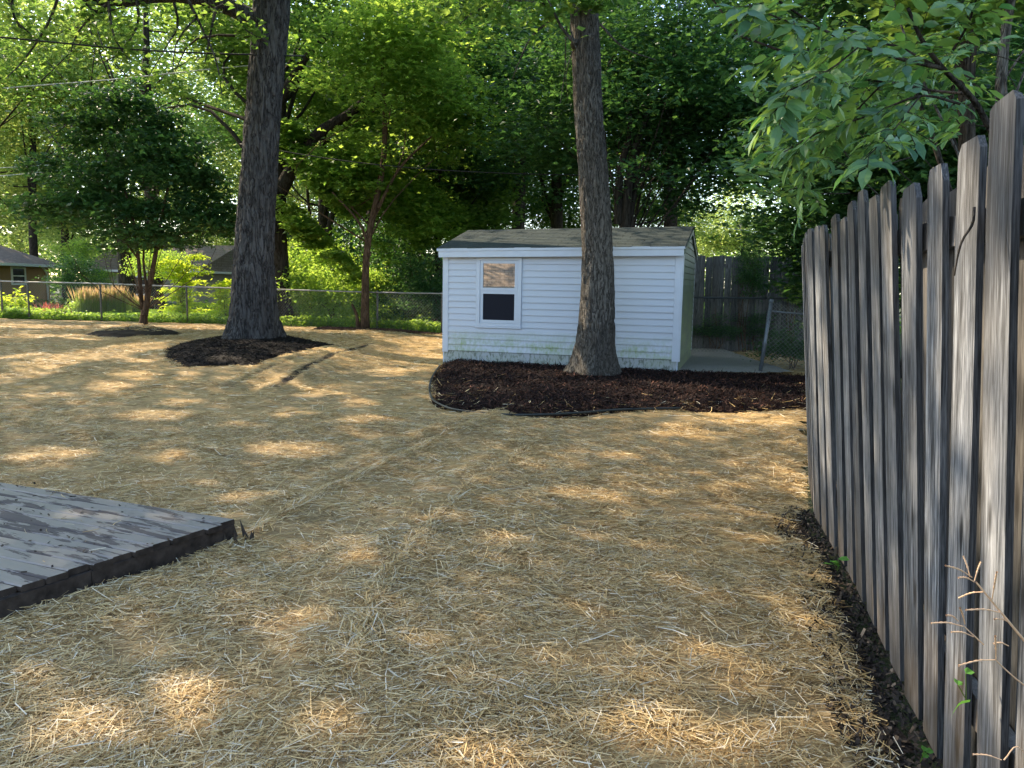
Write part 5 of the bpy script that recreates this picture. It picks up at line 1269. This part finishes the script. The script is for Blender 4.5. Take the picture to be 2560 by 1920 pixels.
tri = np.array([(0, 6, 1), (1, 6, 2), (2, 6, 3), (3, 6, 4), (4, 6, 5), (5, 6, 0)])
kind(link('foliage', mesh_np('foliage', V, (np.arange(len(C_))[:, None, None] * 7 + tri[None]).reshape(-1, 3), 3, {'rnd': np.repeat(sr.random(len(C_)), 7)}), M['leaf_ash'], sap), 'stuff')

# ------------------------------------------------------------------ small things at the fence
M['dry_stalk'] = plain('dry_stalk', (.5, .33, .2), .8, .2, 0, .15, 60)
ds = thing('dry_grass_stalk', 'dry orange grass stalk with bead like seed spikes by the near fence', 'grass', (1.12, 1.45, 0)); mb = MB()
def ppx(pl, Y): return [at(a, b_, Y) for a, b_ in pl]
for pl, w in (([(2640, 1690), (2560, 1600), (2490, 1515), (2440, 1455)], .0028), ([(2640, 1760), (2560, 1712), (2510, 1670), (2490, 1650)], .0018), ([(2460, 1612), (2425, 1580), (2410, 1565)], .0016), ([(2510, 1900), (2550, 1870), (2620, 1990)], .0014)):
    q = smoothpath(ppx(pl, 1.42), 10); mb.tube(q, np.linspace(w, w * .6, 10), 5, False)
q = smoothpath([(1.14, 1.45, 0), (1.12, 1.42, .15), tuple(at(2640, 1690, 1.42))], 8); mb.tube(q, .0026, 5, False)
for a, b_ in [((2430, 1443), (2364, 1414)), ((2436, 1455), (2396, 1444)), ((2425, 1442), (2408, 1390)), ((2458, 1480), (2397, 1495)), ((2508, 1533), (2415, 1525)), ((2408, 1566), (2328, 1558)), ((2412, 1560), (2400, 1520)), ((2434, 1592), (2378, 1580)), ((2488, 1650), (2397, 1664)), ((2490, 1648), (2488, 1590)), ((2396, 1553), (2366, 1538)), ((2524, 1557), (2486, 1548)), ((2522, 1615), (2483, 1609)), ((2504, 1900), (2432, 1886)), ((2436, 1452), (2452, 1405)), ((2480, 1500), (2492, 1430))]:
    p0, p1 = at(*a, 1.42), at(*b_, 1.42 + sr.normal(0, .02)); n_ = 14
    q = smoothpath([p0, (p0 + p1) / 2 + [0, 0, .004], p1], n_); MB().tube(q, [.0011 + .0009 * (i % 2) * (i > 3) for i in range(n_)], 5, False).build('seed_spike', M['dry_stalk'], ds, True)
mb.build('stem', M['dry_stalk'], ds, True)
def weed(label, px, py, Y, n, L, seed, dz=.05):
    r = np.random.default_rng(seed); b0 = at(px, py, Y); t = thing('weed', label, 'weed', (b0[0], b0[1], b0[2] - dz)); mb = MB(); lf = MB()
    base = np.array(t.location)
    for k in range(n):
        e = b0 + r.normal(0, L * .5, 3); mb.tube([base, (base + e) / 2, e], .0012, 4, False); a = r.uniform(0, 6.28); d = np.array([math.cos(a), math.sin(a), .2]); s_ = np.array([-math.sin(a), math.cos(a), .3])
        pr_ = [e, e + d * L * .3 + s_ * L * .32, e + d * L * .75 + s_ * L * .34, e + d * L - [0, 0, L * .2], e + d * L * .75 - s_ * L * .34, e + d * L * .3 - s_ * L * .32]; lf.add(pr_, [(0, 1, 2, 3), (0, 3, 4, 5)])
    mb.build('stem', M['blade'], t); lf.build('leaves', M['weed_leaf'], t)
wt_ = NT('weed_leaf'); M['weed_leaf'] = wt_.done(wt_.n('MixShader', i0=.35, i1=wt_.pbr((.1, .26, .05), .5, .3), i2=wt_.n('BsdfTranslucent', Color=(.25, .6, .08, 1)).outputs[0]).outputs[0])
weed('small green seedling at the foot of the near fence', 2095, 1405, 3.95, 5, .055, 1)
weed('bright round leaved clover by the fence foot at the bottom edge', 2302, 1885, 2.42, 3, .03, 2, .03)
weed('tiny green sprout between the lower fence boards', 2420, 1705, 1.95, 2, .03, 4, .05)
gb = thing('grass_blade', 'single green blade curling out between two fence boards', 'grass', tuple(at(2425, 1750, 1.98))); q = smoothpath(ppx([(2425, 1752), (2400, 1758), (2384, 1780), (2376, 1800)], 1.93), 8); V = []
for i, p in enumerate(q): w_ = .008 * math.sin(math.pi * (.25 + .75 * i / 7)) + .0006; V += [p + np.array([.2, 0, 1]) * w_ * .5 - np.array(gb.location), p - np.array([.2, 0, 1]) * w_ * .5 - np.array(gb.location)]
gb['local'] = 1; MB().add(V, [(i * 2, i * 2 + 1, i * 2 + 3, i * 2 + 2) for i in range(7)]).build('blade', M['weed_leaf'], gb)
q = smoothpath([at(2466, 520, 2.02), at(2462, 560, 1.99), at(2437, 600, 1.99), at(2425, 640, 1.98), at(2416, 690, 1.98)], 12) + np.array([-.03, 0, 0])
tag(MB().tube(q, np.linspace(.004, .002, 12), 5).build('twig', M['bark_dark'], None, True), 'thin dark twig caught on the upper near fence boards', 'twig')
